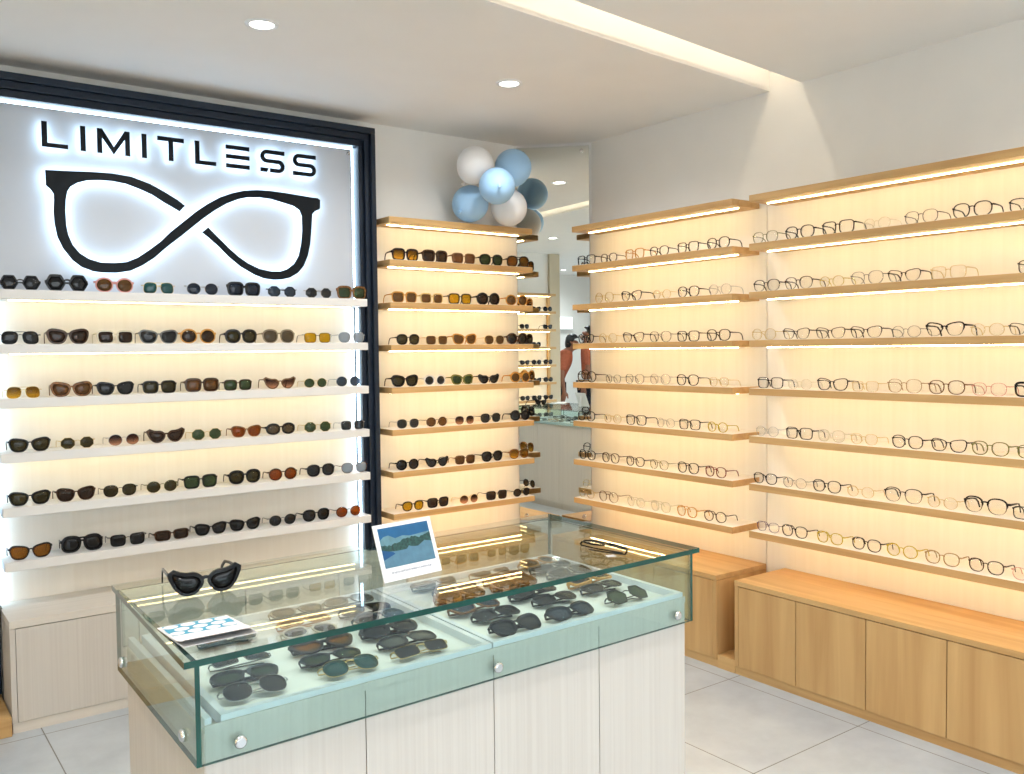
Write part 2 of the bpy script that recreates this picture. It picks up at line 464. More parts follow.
# lettering
LY0, LY1 = 3.985, 3.994
root = empty('sign_lettering', (1.25, 4.0, 2.225)); tag(root, 'black raised halo lit letters spelling the shop word across the white sign', 'sign lettering')
T0, T1, SW = 2.2255, 2.3255, .0178
def stroke(path, hw):
    P = [Vector((p[0], p[1])) for p in path]; L, Rr = [], []
    for i, p in enumerate(P):
        a, b_ = P[max(i - 1, 0)], P[min(i + 1, len(P) - 1)]
        t = (b_ - a).normalized(); n = Vector((-t.y, t.x))
        L.append(tuple(p + n * hw)); Rr.append(tuple(p - n * hw))
    return L + Rr[::-1]
def rect(x0, x1, z0, z1): return [(x0, z0), (x1, z0), (x1, z1), (x0, z1)]
def s_letter(x0, x1, notch):
    h = SW / 2; r = (T1 - T0 - SW) / 4
    zt, zm, zb = T1 - h, (T0 + T1) / 2, T0 + h
    p = [(x1, zt), (x0 + r + h, zt)]
    for k in range(1, 9):
        a = PI / 2 + PI * k / 9; p.append((x0 + r + h + r * math.cos(a), (zt + zm) / 2 + r * math.sin(a)))
    p += [(x0 + r + h, zm), (x1 - r - h, zm)]
    for k in range(1, 9):
        a = PI / 2 - PI * k / 9; p.append((x1 - r - h + r * math.cos(a), (zb + zm) / 2 + r * math.sin(a)))
    p += [(x1 - r - h, zb)]
    if notch: return [stroke(p + [(x0 + .045, zb)], h), [(x0, T0), (x0 + .030, T0), (x0 + .038, T0 + SW), (x0, T0 + SW)]]
    return [stroke(p + [(x0, zb)], h)]
def m_letter(x0, x1):
    s = SW * 1.05
    return [[(x0, T0), (x0 + s, T0), (x0 + s, T1 - .034), ((x0 + x1) / 2, T0), (x1 - s, T1 - .034), (x1 - s, T0), (x1, T0), (x1, T1), (x1 - s * 1.05, T1), ((x0 + x1) / 2, T0 + .030), (x0 + s * 1.05, T1), (x0, T1)]]
letters = [
    ('letter_l', [[(.661, T0), (.7555, T0), (.7555, T0 + SW * .92), (.681, T0 + SW * .92), (.681, T1), (.661, T1)]]),
    ('letter_i', [rect(.8025, .8215, T0, T1)]),
    ('letter_m', m_letter(.8655, .9925)),
    ('letter_i', [rect(1.0405, 1.0595, T0, T1)]),
    ('letter_t', [[(1.1045, T1), (1.1045, T1 - SW), (1.150, T1 - SW), (1.150, T0), (1.169, T0), (1.169, T1 - SW), (1.2145, T1 - SW), (1.2145, T1)]]),
    ('letter_l', [[(1.262, T0), (1.3525, T0), (1.3525, T0 + SW * .92), (1.281, T0 + SW * .92), (1.281, T1), (1.262, T1)]]),
    ('letter_e', [rect(1.3985, 1.5045, T0, T0 + SW), rect(1.3985, 1.5045, (T0 + T1 - SW) / 2, (T0 + T1 + SW) / 2), rect(1.3985, 1.5045, T1 - SW, T1)]),
    ('letter_s', s_letter(1.557, 1.671, True)),
    ('letter_s', s_letter(1.713, 1.827, False)),
]
for nm, polys in letters:
    mb = MB()
    for p in polys: mb.slab_xz(p, LY0, LY1, 0, 1, 0)
    place(mb.build(nm, [sign_black, LED_H]), root)
LOGO = [(0.67, 2.1334), (0.7615, 2.1387), (0.8488, 2.1444), (0.9203, 2.1464), (0.9933, 2.1406), (1.0676, 2.119), (1.1243, 2.092), (1.1819, 2.0606), (1.2119, 2.0382), (1.1895, 2.0132), (1.1231, 2.0474), (1.0759, 2.0747), (1.0293, 2.0927), (0.974, 2.1096), (0.9195, 2.1156), (0.8656, 2.1139), (0.8213, 2.1075), (0.7861, 2.0945), (0.7597, 2.076), (0.748, 2.0562), (0.741, 2.023), (0.738, 1.9761), (0.7398, 1.9202), (0.7455, 1.8833), (0.7615, 1.8421), (0.7866, 1.8106), (0.821, 1.7888), (0.865, 1.7767), (0.9191, 1.7774), (0.965, 1.7835), (1.0121, 1.8053), (1.0601, 1.8403), (1.109, 1.8798), (1.1499, 1.9223), (1.2103, 1.9747), (1.2614, 2.0191), (1.3131, 2.057), (1.3654, 2.0893), (1.4183, 2.1118), (1.4719, 2.1283), (1.537, 2.1377), (1.6032, 2.1398), (1.6819, 2.1365), (1.7507, 2.1322), (1.7974, 2.1288), (1.8329, 2.1277), (1.8446, 2.1199), (1.8438, 2.0835), (1.8389, 2.0754), (1.8173, 2.0648), (1.8039, 2.0506), (1.8009, 2.0197), (1.7962, 1.9646), (1.7902, 1.9094), (1.7773, 1.8538), (1.7551, 1.8035), (1.7252, 1.7694), (1.6844, 1.746), (1.6443, 1.7359), (1.606, 1.7334), (1.5605, 1.7381), (1.5169, 1.7533), (1.4529, 1.7874), (1.4008, 1.8286), (1.3498, 1.8774), (1.3094, 1.9108), (1.2844, 1.9295), (1.3105, 1.9517), (1.3507, 1.9135), (1.4017, 1.865), (1.4433, 1.8308), (1.4856, 1.8036), (1.5395, 1.7808), (1.5946, 1.7715), (1.6395, 1.7734), (1.6739, 1.7857), (1.7089, 1.8122), (1.7329, 1.8515), (1.7457, 1.9066), (1.753, 1.9725), (1.7521, 2.0377), (1.7411, 2.064), (1.7149, 2.0802), (1.6694, 2.0903), (1.6023, 2.1035), (1.5472, 2.1059), (1.4927, 2.101), (1.4496, 2.0887), (1.3961, 2.0643), (1.3433, 2.031), (1.291, 1.9911), (1.2394, 1.9466), (1.1886, 1.9029), (1.1485, 1.8703), (1.1177, 1.8436), (1.0783, 1.8068), (1.03, 1.7729), (0.9826, 1.7482), (0.9271, 1.7372), (0.8728, 1.7358), (0.8373, 1.7391), (0.7937, 1.7543), (0.7598, 1.7809), (0.7268, 1.826), (0.7068, 1.8714), (0.6975, 1.9264), (0.6954, 1.9726), (0.6985, 2.0191), (0.6975, 2.0422), (0.6871, 2.0596), (0.6708, 2.0737)]
mb = MB(); mb.slab_xz(LOGO, LY0, LY1, 0, 1, 0)
o = mb.build('sign_emblem', [sign_black, LED_H])
tag(o, 'big black raised infinity loop shaped like a spectacle front on the white sign', 'emblem')

# white shelves of the sign wall
WS_Z = [1.650 - .209 * k for k in range(6)]
for k, z in enumerate(WS_Z):
    nm = ['topmost', 'second', 'third', 'fourth', 'fifth', 'lowest'][k]
    led = (.52, 1.98, 3.963, 3.968) if k < 4 else None
    shelf('wall_shelf', nm + ' white lacquered sunglasses shelf below the lit sign', 'shelf', 'white shelves below the sign', .468, 2.030, 3.88, 4.029, z, .036, white_gloss, led, LED_WL)

# pale bench below the sign wall
root = empty('storage_bench', (1.25, 3.88, 0)); tag(root, 'low pale laminate bench with wide doors below the white shelves', 'bench')
place(MB().box(.456, 2.13, 3.717, 3.928, .392, .4195).box(.462, 2.040, 3.928, 4.044, .392, .4195).build('worktop', pale_y, bevel=.001), root)
place(MB().box(.458, 2.10, 3.722, 3.92, 0, .038).build('plinth', pale_y), root)
place(MB().box(.472, 2.10, 3.740, 3.92, .038, .391).build('carcass', pale_gap), root)
place(MB().box(.456, .474, 3.719, 3.928, .038, .391).build('side_panel', pale_z), root)
xs = [.474, .908, 1.342, 1.776, 2.128]
for a, b_ in zip(xs, xs[1:]):
    place(MB().box(a + .0018, b_ - .0018, 3.718, 3.738, .040, .389).build('door', pale_z, bevel=.001), root)
# oak plinth of the next unit, at the picture's edge
o = MB().box(-.6, .452, 3.70, 4.07, 0, .072).build('oak_plinth', oak_x, bevel=.002)
tag(o, 'low oak plinth on the floor beside the pale bench', 'plinth')

# ------------------------------------------------------------------ shelf bay that shows in the mirror
panel('cream back panel of the oak bay on the partition, seen in the mirror', -1.334, -1.322, .30, 2.9, 0, 2.04, cream)
o = MB().box(-1.334, -1.30, .262, .298, 0, 2.06).build('end_panel', oak_z); tag(o, 'pale oak end panel of the partition bay beside the taupe column', 'end panel')
for k, z in enumerate(SHELF_Z):
    nm = 'oak ' + ROWN[k]
    shelf('wall_shelf', nm + ' on the partition, seen only in the mirror', 'shelf', 'oak shelves on the partition', -1.322, -1.14, .30, 1.6, z, .030, oak_y, (-1.235, -1.224, .33, 1.57))
# ------------------------------------------------------------------ eyewear
FRAME = {
    'bk': ('black', plain('black_acetate', (.012, .012, .014), .22, 0, .25, .1, 50)),
    'dt': ('dark tortoise', plain('dark_tortoise_acetate', (.045, .022, .012), .22, 0, .25, .6, 90)),
    'tt': ('tortoise', plain('tortoise_acetate', (.17, .075, .025), .22, 0, .25, .7, 90)),
    'br': ('brown', plain('brown_acetate', (.14, .075, .035), .25, 0, .25, .2, 60)),
    'tp': ('taupe', plain('taupe_acetate', (.23, .19, .13), .25, 0, .25, .1, 60)),
    'tn': ('tan', plain('tan_acetate', (.33, .22, .10), .25, 0, .25, .1, 60)),
    'am': ('amber', plain('amber_acetate', (.52, .26, .06), .2, 0, .25, .15, 60)),
    'gd': ('gold', plain('gold_wire', (.60, .46, .20), .28, .8, .5, .05, 60)),
    'sv': ('silver', plain('silver_wire', (.42, .42, .42), .28, .8, .5, .05, 60)),
    'gy': ('grey', plain('grey_acetate', (.16, .165, .16), .25, 0, .25, .1, 60)),
    'cl': ('clear', plain('clear_acetate', (.66, .62, .50), .15, 0, .25, .05, 60)),
    'pk': ('pink', plain('pink_acetate', (.62, .28, .24), .25, 0, .25, .05, 60)),
    'wt': ('white', plain('white_acetate', (.75, .74, .70), .25, 0, .25, .03, 60)),
    'ol': ('olive', plain('olive_acetate', (.15, .145, .035), .22, 0, .25, .2, 60)),
    'yl': ('yellow', plain('yellow_acetate', (.48, .36, .03), .22, 0, .25, .1, 60)),
    'rd': ('burgundy', plain('burgundy_acetate', (.16, .022, .022), .22, 0, .25, .2, 60)),
    'bl': ('blue-grey', plain('blue_grey_acetate', (.10, .14, .17), .22, 0, .25, .1, 60)),
    'pu': ('violet', plain('violet_wire', (.14, .09, .20), .25, .3, .5, .1, 60)),
}
LENS = {
    'gy': ('grey', tinted_lens('grey_lens', (.16, .17, .18), .45, (.03, .032, .036))),
    'bk': ('black', tinted_lens('black_lens', (.05, .05, .055), .6, (.012, .012, .014))),
    'nv': ('navy', tinted_lens('navy_lens', (.10, .13, .19), .5, (.02, .03, .05))),
    'br': ('brown', tinted_lens('brown_lens', (.20, .115, .07), .45, (.042, .025, .016))),
    'ab': ('amber-brown', tinted_lens('amber_brown_lens', (.42, .24, .09), .45, (.15, .075, .025))),
    'tp': ('taupe', tinted_lens('taupe_lens', (.34, .27, .18), .4, (.12, .095, .06))),
    'tn': ('tan', tinted_lens('tan_lens', (.50, .28, .13), .4, (.20, .10, .045))),
    'ol': ('olive', tinted_lens('olive_lens', (.20, .16, .06), .45, (.05, .042, .016))),
    'gn': ('green', tinted_lens('green_lens', (.22, .31, .15), .42, (.05, .08, .04))),
    'am': ('amber', tinted_lens('amber_lens', (.62, .34, .08), .3, (.30, .15, .03))),
    'yl': ('yellow', tinted_lens('yellow_lens', (.88, .62, .04), .3, (.62, .42, .02))),
    'yg': ('yellow gradient', tinted_lens('yellow_gradient_lens', (.34, .20, .03), .2, (.30, .17, .03), (.9, .66, .18))),
    'or': ('orange', tinted_lens('orange_lens', (.62, .20, .02), .4, (.26, .075, .008))),
    'rs': ('rose gradient', tinted_lens('rose_gradient_lens', (.10, .055, .06), .12, (.10, .055, .05), (.80, .58, .48))),
    'tq': ('teal', tinted_lens('teal_lens', (.08, .22, .22), .6, (.02, .10, .10))),
    'bl': ('blue-grey', tinted_lens('blue_grey_lens', (.16, .21, .27), .45, (.05, .07, .10))),
    'mr': ('mirrored', tinted_lens('mirror_lens', (.2, .24, .28), .6, (.34, .40, .46))),
    'gl': ('pale grey', tinted_lens('pale_grey_lens', (.45, .45, .43), .35, (.22, .22, .21))),
    'cl': ('clear', sheet_glass('spectacle_lens', (.99, .99, .985), .75, 1.45)),
}
STYLE = {'round': 'round', 'panto': 'rounded', 'square': 'square', 'trap': 'flat-topped', 'aviator': 'aviator', 'hex': 'hexagonal', 'cat': 'cat-eye',
         'rect': 'rectangular', 'oval': 'oval', 'geo': 'angular'}
N = 24
def outline(st):
    """lens outline for the wearer's outer side at +x; returns points, half width, half height (metres, for a 0.145 wide front)"""
    a = .0266
    if st in ('hex', 'geo'):
        n = 6 if st == 'hex' else 8
        b = .0245 if st == 'hex' else .022
        vs = []
        for k in range(n):
            th = 2 * PI * (k + (0 if n == 6 else .5)) / n
            vs.append((a * 1.06 * math.cos(th), b * 1.1 * math.sin(th)))
        pts = []
        per = N // n
        for k in range(n):
            p, q = vs[k], vs[(k + 1) % n]
            for j in range(per): pts.append((p[0] + (q[0] - p[0]) * j / per, p[1] + (q[1] - p[1]) * j / per))
        b = max(p[1] for p in pts)
        return pts, a * 1.06, b
    e, b = {'round': (2.05, .0232), 'panto': (2.45, .0230), 'square': (3.8, .0218), 'trap': (2.9, .0208), 'aviator': (2.8, .0238), 'cat': (2.5, .0190), 'rect': (4.4, .0160), 'oval': (2.2, .0190)}[st]
    if st == 'cat':
        cp = [(-1.0, .30), (-.55, .80), (.1, .84), (.66, 1.0), (1.13, 1.22), (1.06, .5), (.80, -.35), (.25, -.98), (-.45, -.92), (-.90, -.30)]
        n = len(cp); dense = []
        for k in range(n):
            p0, p1, p2, p3 = (Vector(cp[(k + q) % n]) for q in (-1, 0, 1, 2))
            for j in range(12):
                t = j / 12
                dense.append(.5 * (2 * p1 + (p2 - p0) * t + (2 * p0 - 5 * p1 + 4 * p2 - p3) * t * t + (3 * p1 - p0 - 3 * p2 + p3) * t ** 3))
        pts = [(dense[int(k * len(dense) / N)].x * a, dense[int(k * len(dense) / N)].y * b) for k in range(N)]
        pts = pts[::-1]                          # run counter-clockwise like the others
        return pts, a, b
    pts = []
    for k in range(N):
        th = 2 * PI * (k + .5) / N
        c, s = math.cos(th), math.sin(th)
        x = a * math.copysign(abs(c) ** (2 / e), c); z = b * math.copysign(abs(s) ** (2 / e), s)
        q = z / b
        if st == 'panto': x *= 1 + .07 * q
        if st == 'trap': x *= 1 + .20 * q; z += max(0, q) * .20 * b * (x / a)
        if st == 'square': x *= 1 + .05 * q
        if st == 'aviator': x = x * (1 + .02 * q) + .0028 * (-q); z += max(0, q) * .05 * b * (x / a)
        if st == 'cat': x *= 1 + .10 * q; z += max(0, q) * .55 * b * max(0, x / a) ** 1.5
        if st == 'rect': x *= 1 + .05 * q
        pts.append((x, z))
    return pts, a, b
RIM = {'w': (.0012, .0012), 'm': (.0040, .0020), 't': (.0060, .0026), 'e': (.0029, .0018), 'h': (.0024, .0018), 'H': (.0040, .0022), 'n': (.0006, .0008)}
HZ = {'trap': .66, 'cat': .95, 'square': .6, 'rect': .5, 'hex': .2}
_cache = {}
def wrap(x): return 1.1 * x * x
def eyewear_meshes(st, rim, folded):
    key = (st, rim, folded)
    if key in _cache: return _cache[key]
    pts, a, b = outline(st)
    t, dep = RIM[rim]
    zmin = min(p[1] for p in pts); base = -zmin + t
    cx = .0084 + a + (t * .3)
    fr = MB()
    def P(s, x, z, y=0.):
        X = s * (cx + x); return (X, wrap(X) + y, z + base)
    for s in (1, -1):
        if True:
            o = len(fr.v)
            for i, (x, z) in enumerate(pts):
                p0, p1 = pts[i - 1], pts[(i + 1) % N]
                tx, tz = p1[0] - p0[0], p1[1] - p0[1]; L = math.hypot(tx, tz); nx, nz = tz / L, -tx / L
                tt = t * (1 + .45 * max(0., z / b)) if rim in 'mt' else t
                if rim in 'hH' and z < .15 * b: tt = .0007
                fr.v += [P(s, x + nx * tt, z + nz * tt, -dep), P(s, x + nx * tt, z + nz * tt, dep), P(s, x, z, dep), P(s, x, z, -dep)]
            for i in range(N):
                j = (i + 1) % N
                for k in range(4):
                    k2 = (k + 1) % 4
                    f = (o + 4 * i + k, o + 4 * j + k, o + 4 * j + k2, o + 4 * i + k2)
                    fr.f.append(f if s < 0 else f[::-1]); fr.mi.append(0); fr.sm.append(False)
        # end piece out to the hinge
        zt = HZ.get(st, .45) * b
        xo = max(p[0] for p in pts if p[1] > .2 * b) if st != 'round' else a * .9
        hh = max(.0016, t * .9)
        fr.sweep([P(s, xo - .001, zt, 0), P(s, xo + .006, zt + .0008, .001), (s * .0705, wrap(.0705) + .006, zt + base)], max(.0011, dep * .8), hh)
    # bridge
    zb = .38 * b if rim not in 'w' else .35 * b
    xi = .0084 + (t * .3) + .0012
    hw = max(.0011, t * .55)
    n = 7
    path = []
    for k in range(n):
        u = -1 + 2 * k / (n - 1)
        path.append((u * (xi + .001), wrap(0) - .0005, zb + base + .0035 * (1 - u * u)))
    fr.sweep(path, max(.001, dep * .8), hw)
    if st == 'aviator':
        fr.sweep([(-xi - .010, .0003, b * .93 + base), (0, 0, b * .96 + base), (xi + .010, .0003, b * .93 + base)], .0011, max(.0011, t * .5))
    # lenses: thin domed slab
    lens = []
    for s in (1, -1):
        L = MB(); vs = []
        for yy in (-.0006, .0006):
            for (x, z) in pts: vs.append(P(s, x, z, yy))
            for (x, z) in pts: vs.append(P(s, x * .5, z * .5, yy - .0012))
            vs.append(P(s, 0, 0, yy - .0016))
        M = 2 * N + 1; fs = []
        for h, o in ((0, 0), (1, M)):
            for i in range(N):
                j = (i + 1) % N
                q = [(o + i, o + j, o + N + j, o + N + i), (o + N + i, o + N + j, o + 2 * N)]
                for f in q: fs.append(f if (h == 0) == (s > 0) else f[::-1])
        for i in range(N):
            j = (i + 1) % N
            f = (i, M + i, M + j, j); fs.append(f if s > 0 else f[::-1])
        L.add(vs, fs, 0, True)
        lens.append(L.mesh('lens', FRAME['bk'][1]))
    # temples
    temples = []
    zt = HZ.get(st, .45) * b + base
    th = {'w': .0013, 'n': .0012, 'm': .0025, 'e': .0021, 't': .0037, 'h': .0022, 'H': .003}[rim]
    y0 = wrap(.0705) + .006; ky = 1.42 if folded == 'long' else .93
    for s in (1, -1):
        T = MB()
        if folded and folded != 'long':
            yy = y0 + (.002 if s > 0 else .007)
            T.sweep([(s * .0705, y0 - .001, zt), (s * .067, yy + .001, zt), (s * .02, yy + .003, zt - .001), (-s * .024, yy + .003, zt - .004), (-s * .050, yy + .001, zt - .016 * min(1, zt / .03))],
                    .0011 if th < .002 else .0016, [th, th, th * .8, th * .9, th * .7])
        else:
            drop = zt - .0035
            T.sweep([(s * .0705, y0 - .001, zt), (s * .0708, y0 + ky * .012, zt), (s * .0690, y0 + ky * .047, zt - .001), (s * .0665, y0 + ky * .067, zt - .004), (s * .0645, y0 + ky * .080, zt - drop * .45), (s * .063, y0 + ky * .088, zt - drop)],
                    .0011 if th < .002 else .0016, [th, th, th * .75, th * .75, th * .8, th * .6])
        temples.append(T.mesh('temple', FRAME['bk'][1]))
    r = (fr.mesh('rim_frame', FRAME['bk'][1]), lens, temples)
    _cache[key] = r
    return r

def part(name, me, mat, root):
    o = bpy.data.objects.new(name, me); COL.objects.link(o); o.parent = root
    o.material_slots[0].link = 'OBJECT'; o.material_slots[0].material = mat
    return o

def eyewear(loc, rot, width, st, fk, lk, rim, folded, label, group, cat, first=True, last=True):
    if lk == 'cl' and rim == 'm': rim = 'e'     # spectacle rims are slimmer
    fr, le, te = eyewear_meshes(st, rim, folded)
    root = empty('sunglasses' if cat == 'sunglasses' else 'eyeglasses', loc, rot)
    s = width / .1395
    root.scale = (s, s, s)
    if rot[0]:                                  # leaning pairs: set down on their lowest point
        rm = Matrix.Rotation(rot[0], 3, 'X')
        root.location.z = loc[2] - s * min((rm @ v.co).z for me in [fr] + le + te for v in me.vertices)
    tag(root, label, cat, group)
    fm, lm = FRAME[fk][1], LENS[lk][1]
    part('rim_frame', fr, fm, root)
    for m in le: part('lens', m, lm, root)
    for m in te: part('temple', m, fm, root)
    return root

def looks(st, fk, lk, rim):
    f = FRAME[fk][0]; w = {'w': 'thin ', 't': 'thick ', 'h': 'half-rim ', 'H': 'heavy half-rim ', 'n': 'rimless '}.get(rim, '')
    if lk == 'cl':
        return f'{w}{f} {STYLE[st]} spectacles'
    return f'{w}{f} {STYLE[st]} sunglasses, {LENS[lk][0]} lenses'

rnd = random.Random(3)
def row(recs, z, kind, where, group):
    items = [r.split(',') for r in recs.split(';')]
    n = len(items)
    for i, f in enumerate(items):
        u, w = float(f[0]), float(f[1])
        st, fk, lk, rim = f[2:6]; folded = len(f) > 6
        jit = rnd.uniform(-1, 1) * R(2.5)
        if kind == 'A': loc, rz, k = (u, 3.915 + rnd.uniform(-.004, .004), z), jit, n - 1 - i
        elif kind == 'B': loc, rz, k = (u, 3.9136 + rnd.uniform(-.004, .004), z), jit, n - 1 - i
        else: loc, rz, k = (3.206 + rnd.uniform(-.004, .004), u, z), -PI / 2 + jit, n - 1 - i
        lab = f'{looks(st, fk, lk, rim)}, {ORD[k]} from the mirror {where}'
        eyewear(loc, (0, 0, rz), w, st, fk, lk, rim, folded, lab, group, 'sunglasses' if kind in 'AB' else 'eyeglasses')

ROWS_A = [
    '0.558,0.141,hex,bk,gy,m,f;0.723,0.150,hex,bk,bk,t,f;0.899,0.151,round,pk,ab,m,f;1.074,0.134,aviator,gd,tq,w,f;1.256,0.148,round,sv,nv,w,f;1.440,0.150,square,bk,nv,t,f;1.617,0.144,geo,bk,bl,w,f;1.795,0.141,geo,sv,gy,w,f;1.969,0.151,square,tt,gn,t,f',
    '0.552,0.142,aviator,bk,gy,w;0.720,0.150,trap,dt,br,t;0.898,0.146,square,cl,br,m;1.067,0.156,trap,gy,gy,m;1.233,0.158,round,am,br,m;1.423,0.144,panto,bk,ol,t;1.598,0.158,panto,tp,tp,m;1.787,0.143,square,bk,yl,w;1.963,0.148,panto,sv,mr,w',
    '0.556,0.128,aviator,gd,yg,w;0.727,0.147,trap,tt,ab,t;0.892,0.146,trap,bk,gy,m;1.066,0.141,square,bk,ol,m;1.244,0.144,square,dt,ab,t;1.402,0.128,square,dt,gn,m;1.599,0.146,cat,br,rs,m;1.773,0.125,round,gd,gn,w;1.942,0.139,round,sv,bl,w',
    '0.572,0.147,trap,bk,ol,m;0.743,0.133,geo,gd,ol,w;0.919,0.133,round,sv,rs,w;1.087,0.145,cat,dt,br,t;1.259,0.139,geo,gd,gn,w;1.434,0.137,trap,tt,or,m;1.598,0.140,oval,bk,tp,t;1.779,0.141,geo,gd,gn,w;1.957,0.134,square,sv,gy,w',
    '0.567,0.147,trap,bk,ol,m;0.731,0.146,trap,dt,br,m;0.897,0.141,panto,bk,ol,w;1.065,0.137,round,ol,ol,w;1.229,0.149,square,bk,gn,m;1.425,0.144,panto,bk,ol,t;1.601,0.139,round,dt,or,m;1.788,0.144,panto,bk,gy,m;1.963,0.145,panto,tt,mr,w',
    '0.563,0.151,trap,bk,am,m;0.749,0.153,aviator,bk,bk,t;0.923,0.149,square,bk,bk,w;1.100,0.148,rect,dt,br,m;1.266,0.140,trap,bk,bk,m;1.420,0.142,trap,bk,bk,m;1.596,0.139,round,bk,bk,w;1.762,0.141,panto,bk,bk,m;1.930,0.143,round,bk,or,w',
]
ROWS_B = [
    '2.264,0.147,square,bk,yg,t;2.439,0.152,square,dt,br,t;2.611,0.148,square,br,tn,m;2.790,0.154,panto,bk,gn,m;2.970,0.150,aviator,bk,am,m',
    '2.254,0.147,square,am,ab,m;2.415,0.137,square,gd,ab,m;2.587,0.147,square,bk,yl,m;2.770,0.150,round,bk,br,t;2.954,0.147,round,am,ab,m',
    '2.275,0.136,panto,bk,ol,m;2.441,0.138,square,gd,ab,w;2.612,0.151,trap,am,ab,m;2.803,0.138,panto,gd,ab,w;2.959,0.140,round,dt,bk,t',
    '2.251,0.146,trap,bk,ol,t;2.424,0.131,round,wt,bk,t;2.596,0.131,trap,ol,gn,t;2.763,0.125,cat,bk,bk,t;2.975,0.136,round,am,ab,t',
    '2.264,0.137,panto,sv,gy,w;2.432,0.137,round,dt,ab,w;2.605,0.129,panto,sv,rs,w;2.773,0.144,panto,bk,gy,w;2.971,0.133,round,bk,gy,t',
    '2.259,0.133,round,bk,bk,m;2.433,0.137,cat,bk,gy,m;2.604,0.125,square,br,ab,m;2.779,0.140,panto,bk,bk,m;2.965,0.137,panto,tt,yg,m',
    '2.285,0.125,panto,bk,yl,m;2.436,0.133,square,bk,br,m;2.626,0.128,round,gd,rs,w;2.806,0.146,square,bk,br,w;2.976,0.126,round,bk,br,w',
]
ROWS_C = [
    '2.724,0.140,panto,bk,cl,m;2.906,0.139,square,bk,cl,m;3.090,0.128,panto,bk,cl,m;3.266,0.146,square,am,cl,m;3.456,0.125,panto,dt,cl,m;3.632,0.149,square,bk,cl,m',
    '2.713,0.139,round,sv,cl,w;2.907,0.138,panto,bk,cl,m;3.076,0.127,round,gd,cl,w;3.286,0.154,trap,bk,cl,h;3.485,0.158,round,gd,cl,w',
    '2.723,0.144,panto,bk,cl,m;2.904,0.141,square,bk,cl,m;3.089,0.150,panto,bk,cl,w;3.278,0.151,trap,bk,cl,h;3.463,0.145,round,gd,cl,w;3.638,0.135,trap,bk,cl,m',
    '2.720,0.125,panto,gd,cl,w;2.912,0.143,panto,bk,cl,m;3.094,0.151,round,sv,cl,w;3.265,0.142,panto,gy,cl,w;3.427,0.125,panto,gy,cl,w;3.635,0.158,round,dt,cl,m',
    '2.728,0.125,round,yl,cl,m;2.902,0.138,square,bk,cl,m;3.056,0.133,round,sv,cl,w;3.260,0.145,square,bk,cl,m;3.425,0.136,round,gd,cl,w;3.640,0.142,panto,bk,cl,m',
    '2.740,0.134,panto,rd,cl,m;2.910,0.142,panto,bk,cl,m;3.099,0.134,panto,ol,cl,w;3.261,0.133,panto,bk,cl,m;3.445,0.142,panto,dt,cl,m;3.628,0.140,panto,bk,cl,m',
    '2.748,0.135,round,dt,cl,m;2.918,0.137,panto,am,cl,m;3.089,0.142,panto,cl,cl,m;3.263,0.136,round,cl,cl,m;3.465,0.158,round,br,cl,w;3.638,0.139,round,gd,cl,w',
]
ROWS_D = [
    '1.394,0.128,square,bk,cl,m;1.579,0.145,panto,bk,cl,m;1.765,0.141,panto,bk,cl,w;1.944,0.125,round,cl,cl,w;2.111,0.149,square,bk,cl,m;2.292,0.146,panto,bk,cl,m;2.464,0.142,panto,ol,cl,w',
    '1.364,0.125,square,bk,cl,m;1.663,0.140,square,gd,cl,w;1.830,0.137,trap,bk,cl,h;1.985,0.149,panto,gy,cl,w;2.139,0.125,round,yl,cl,w;2.298,0.145,panto,dt,cl,h;2.457,0.141,panto,bk,cl,h',
    '1.390,0.125,trap,bk,cl,h;1.522,0.127,round,gd,cl,w;1.675,0.148,trap,bk,cl,H;1.823,0.125,round,gy,cl,w;1.987,0.139,trap,bk,cl,h;2.145,0.138,trap,bk,cl,h;2.308,0.140,trap,bk,cl,h;2.470,0.142,round,gd,cl,w',
    '1.364,0.126,square,bk,cl,t;1.513,0.132,panto,pk,cl,w;1.664,0.139,panto,br,cl,m;1.828,0.151,panto,tn,cl,w;1.991,0.125,square,gd,cl,w;2.136,0.144,trap,bk,cl,m;2.289,0.125,round,cl,cl,w;2.435,0.136,square,bk,cl,m',
    '1.358,0.126,panto,ol,cl,m;1.507,0.134,panto,ol,cl,m;1.657,0.136,trap,bk,cl,m;1.813,0.133,panto,bk,cl,m;1.994,0.125,panto,gd,cl,w;2.137,0.133,panto,cl,cl,m;2.292,0.139,square,bk,cl,m;2.453,0.126,round,sv,cl,w',
    '1.371,0.125,square,bk,cl,m;1.522,0.158,panto,bk,cl,H;1.677,0.125,round,gd,cl,w;1.828,0.158,panto,bk,cl,h;2.005,0.125,round,gd,cl,w;2.160,0.136,panto,bk,cl,m;2.313,0.125,round,gy,cl,w;2.465,0.130,panto,bk,cl,m',
    '1.370,0.125,round,pk,cl,w;1.519,0.131,panto,dt,cl,m;1.676,0.134,panto,tn,cl,m;1.833,0.133,round,yl,cl,m;1.979,0.134,panto,bk,cl,m;2.144,0.129,panto,yl,cl,m;2.312,0.135,panto,bk,cl,m;2.452,0.125,panto,pu,cl,w',
]
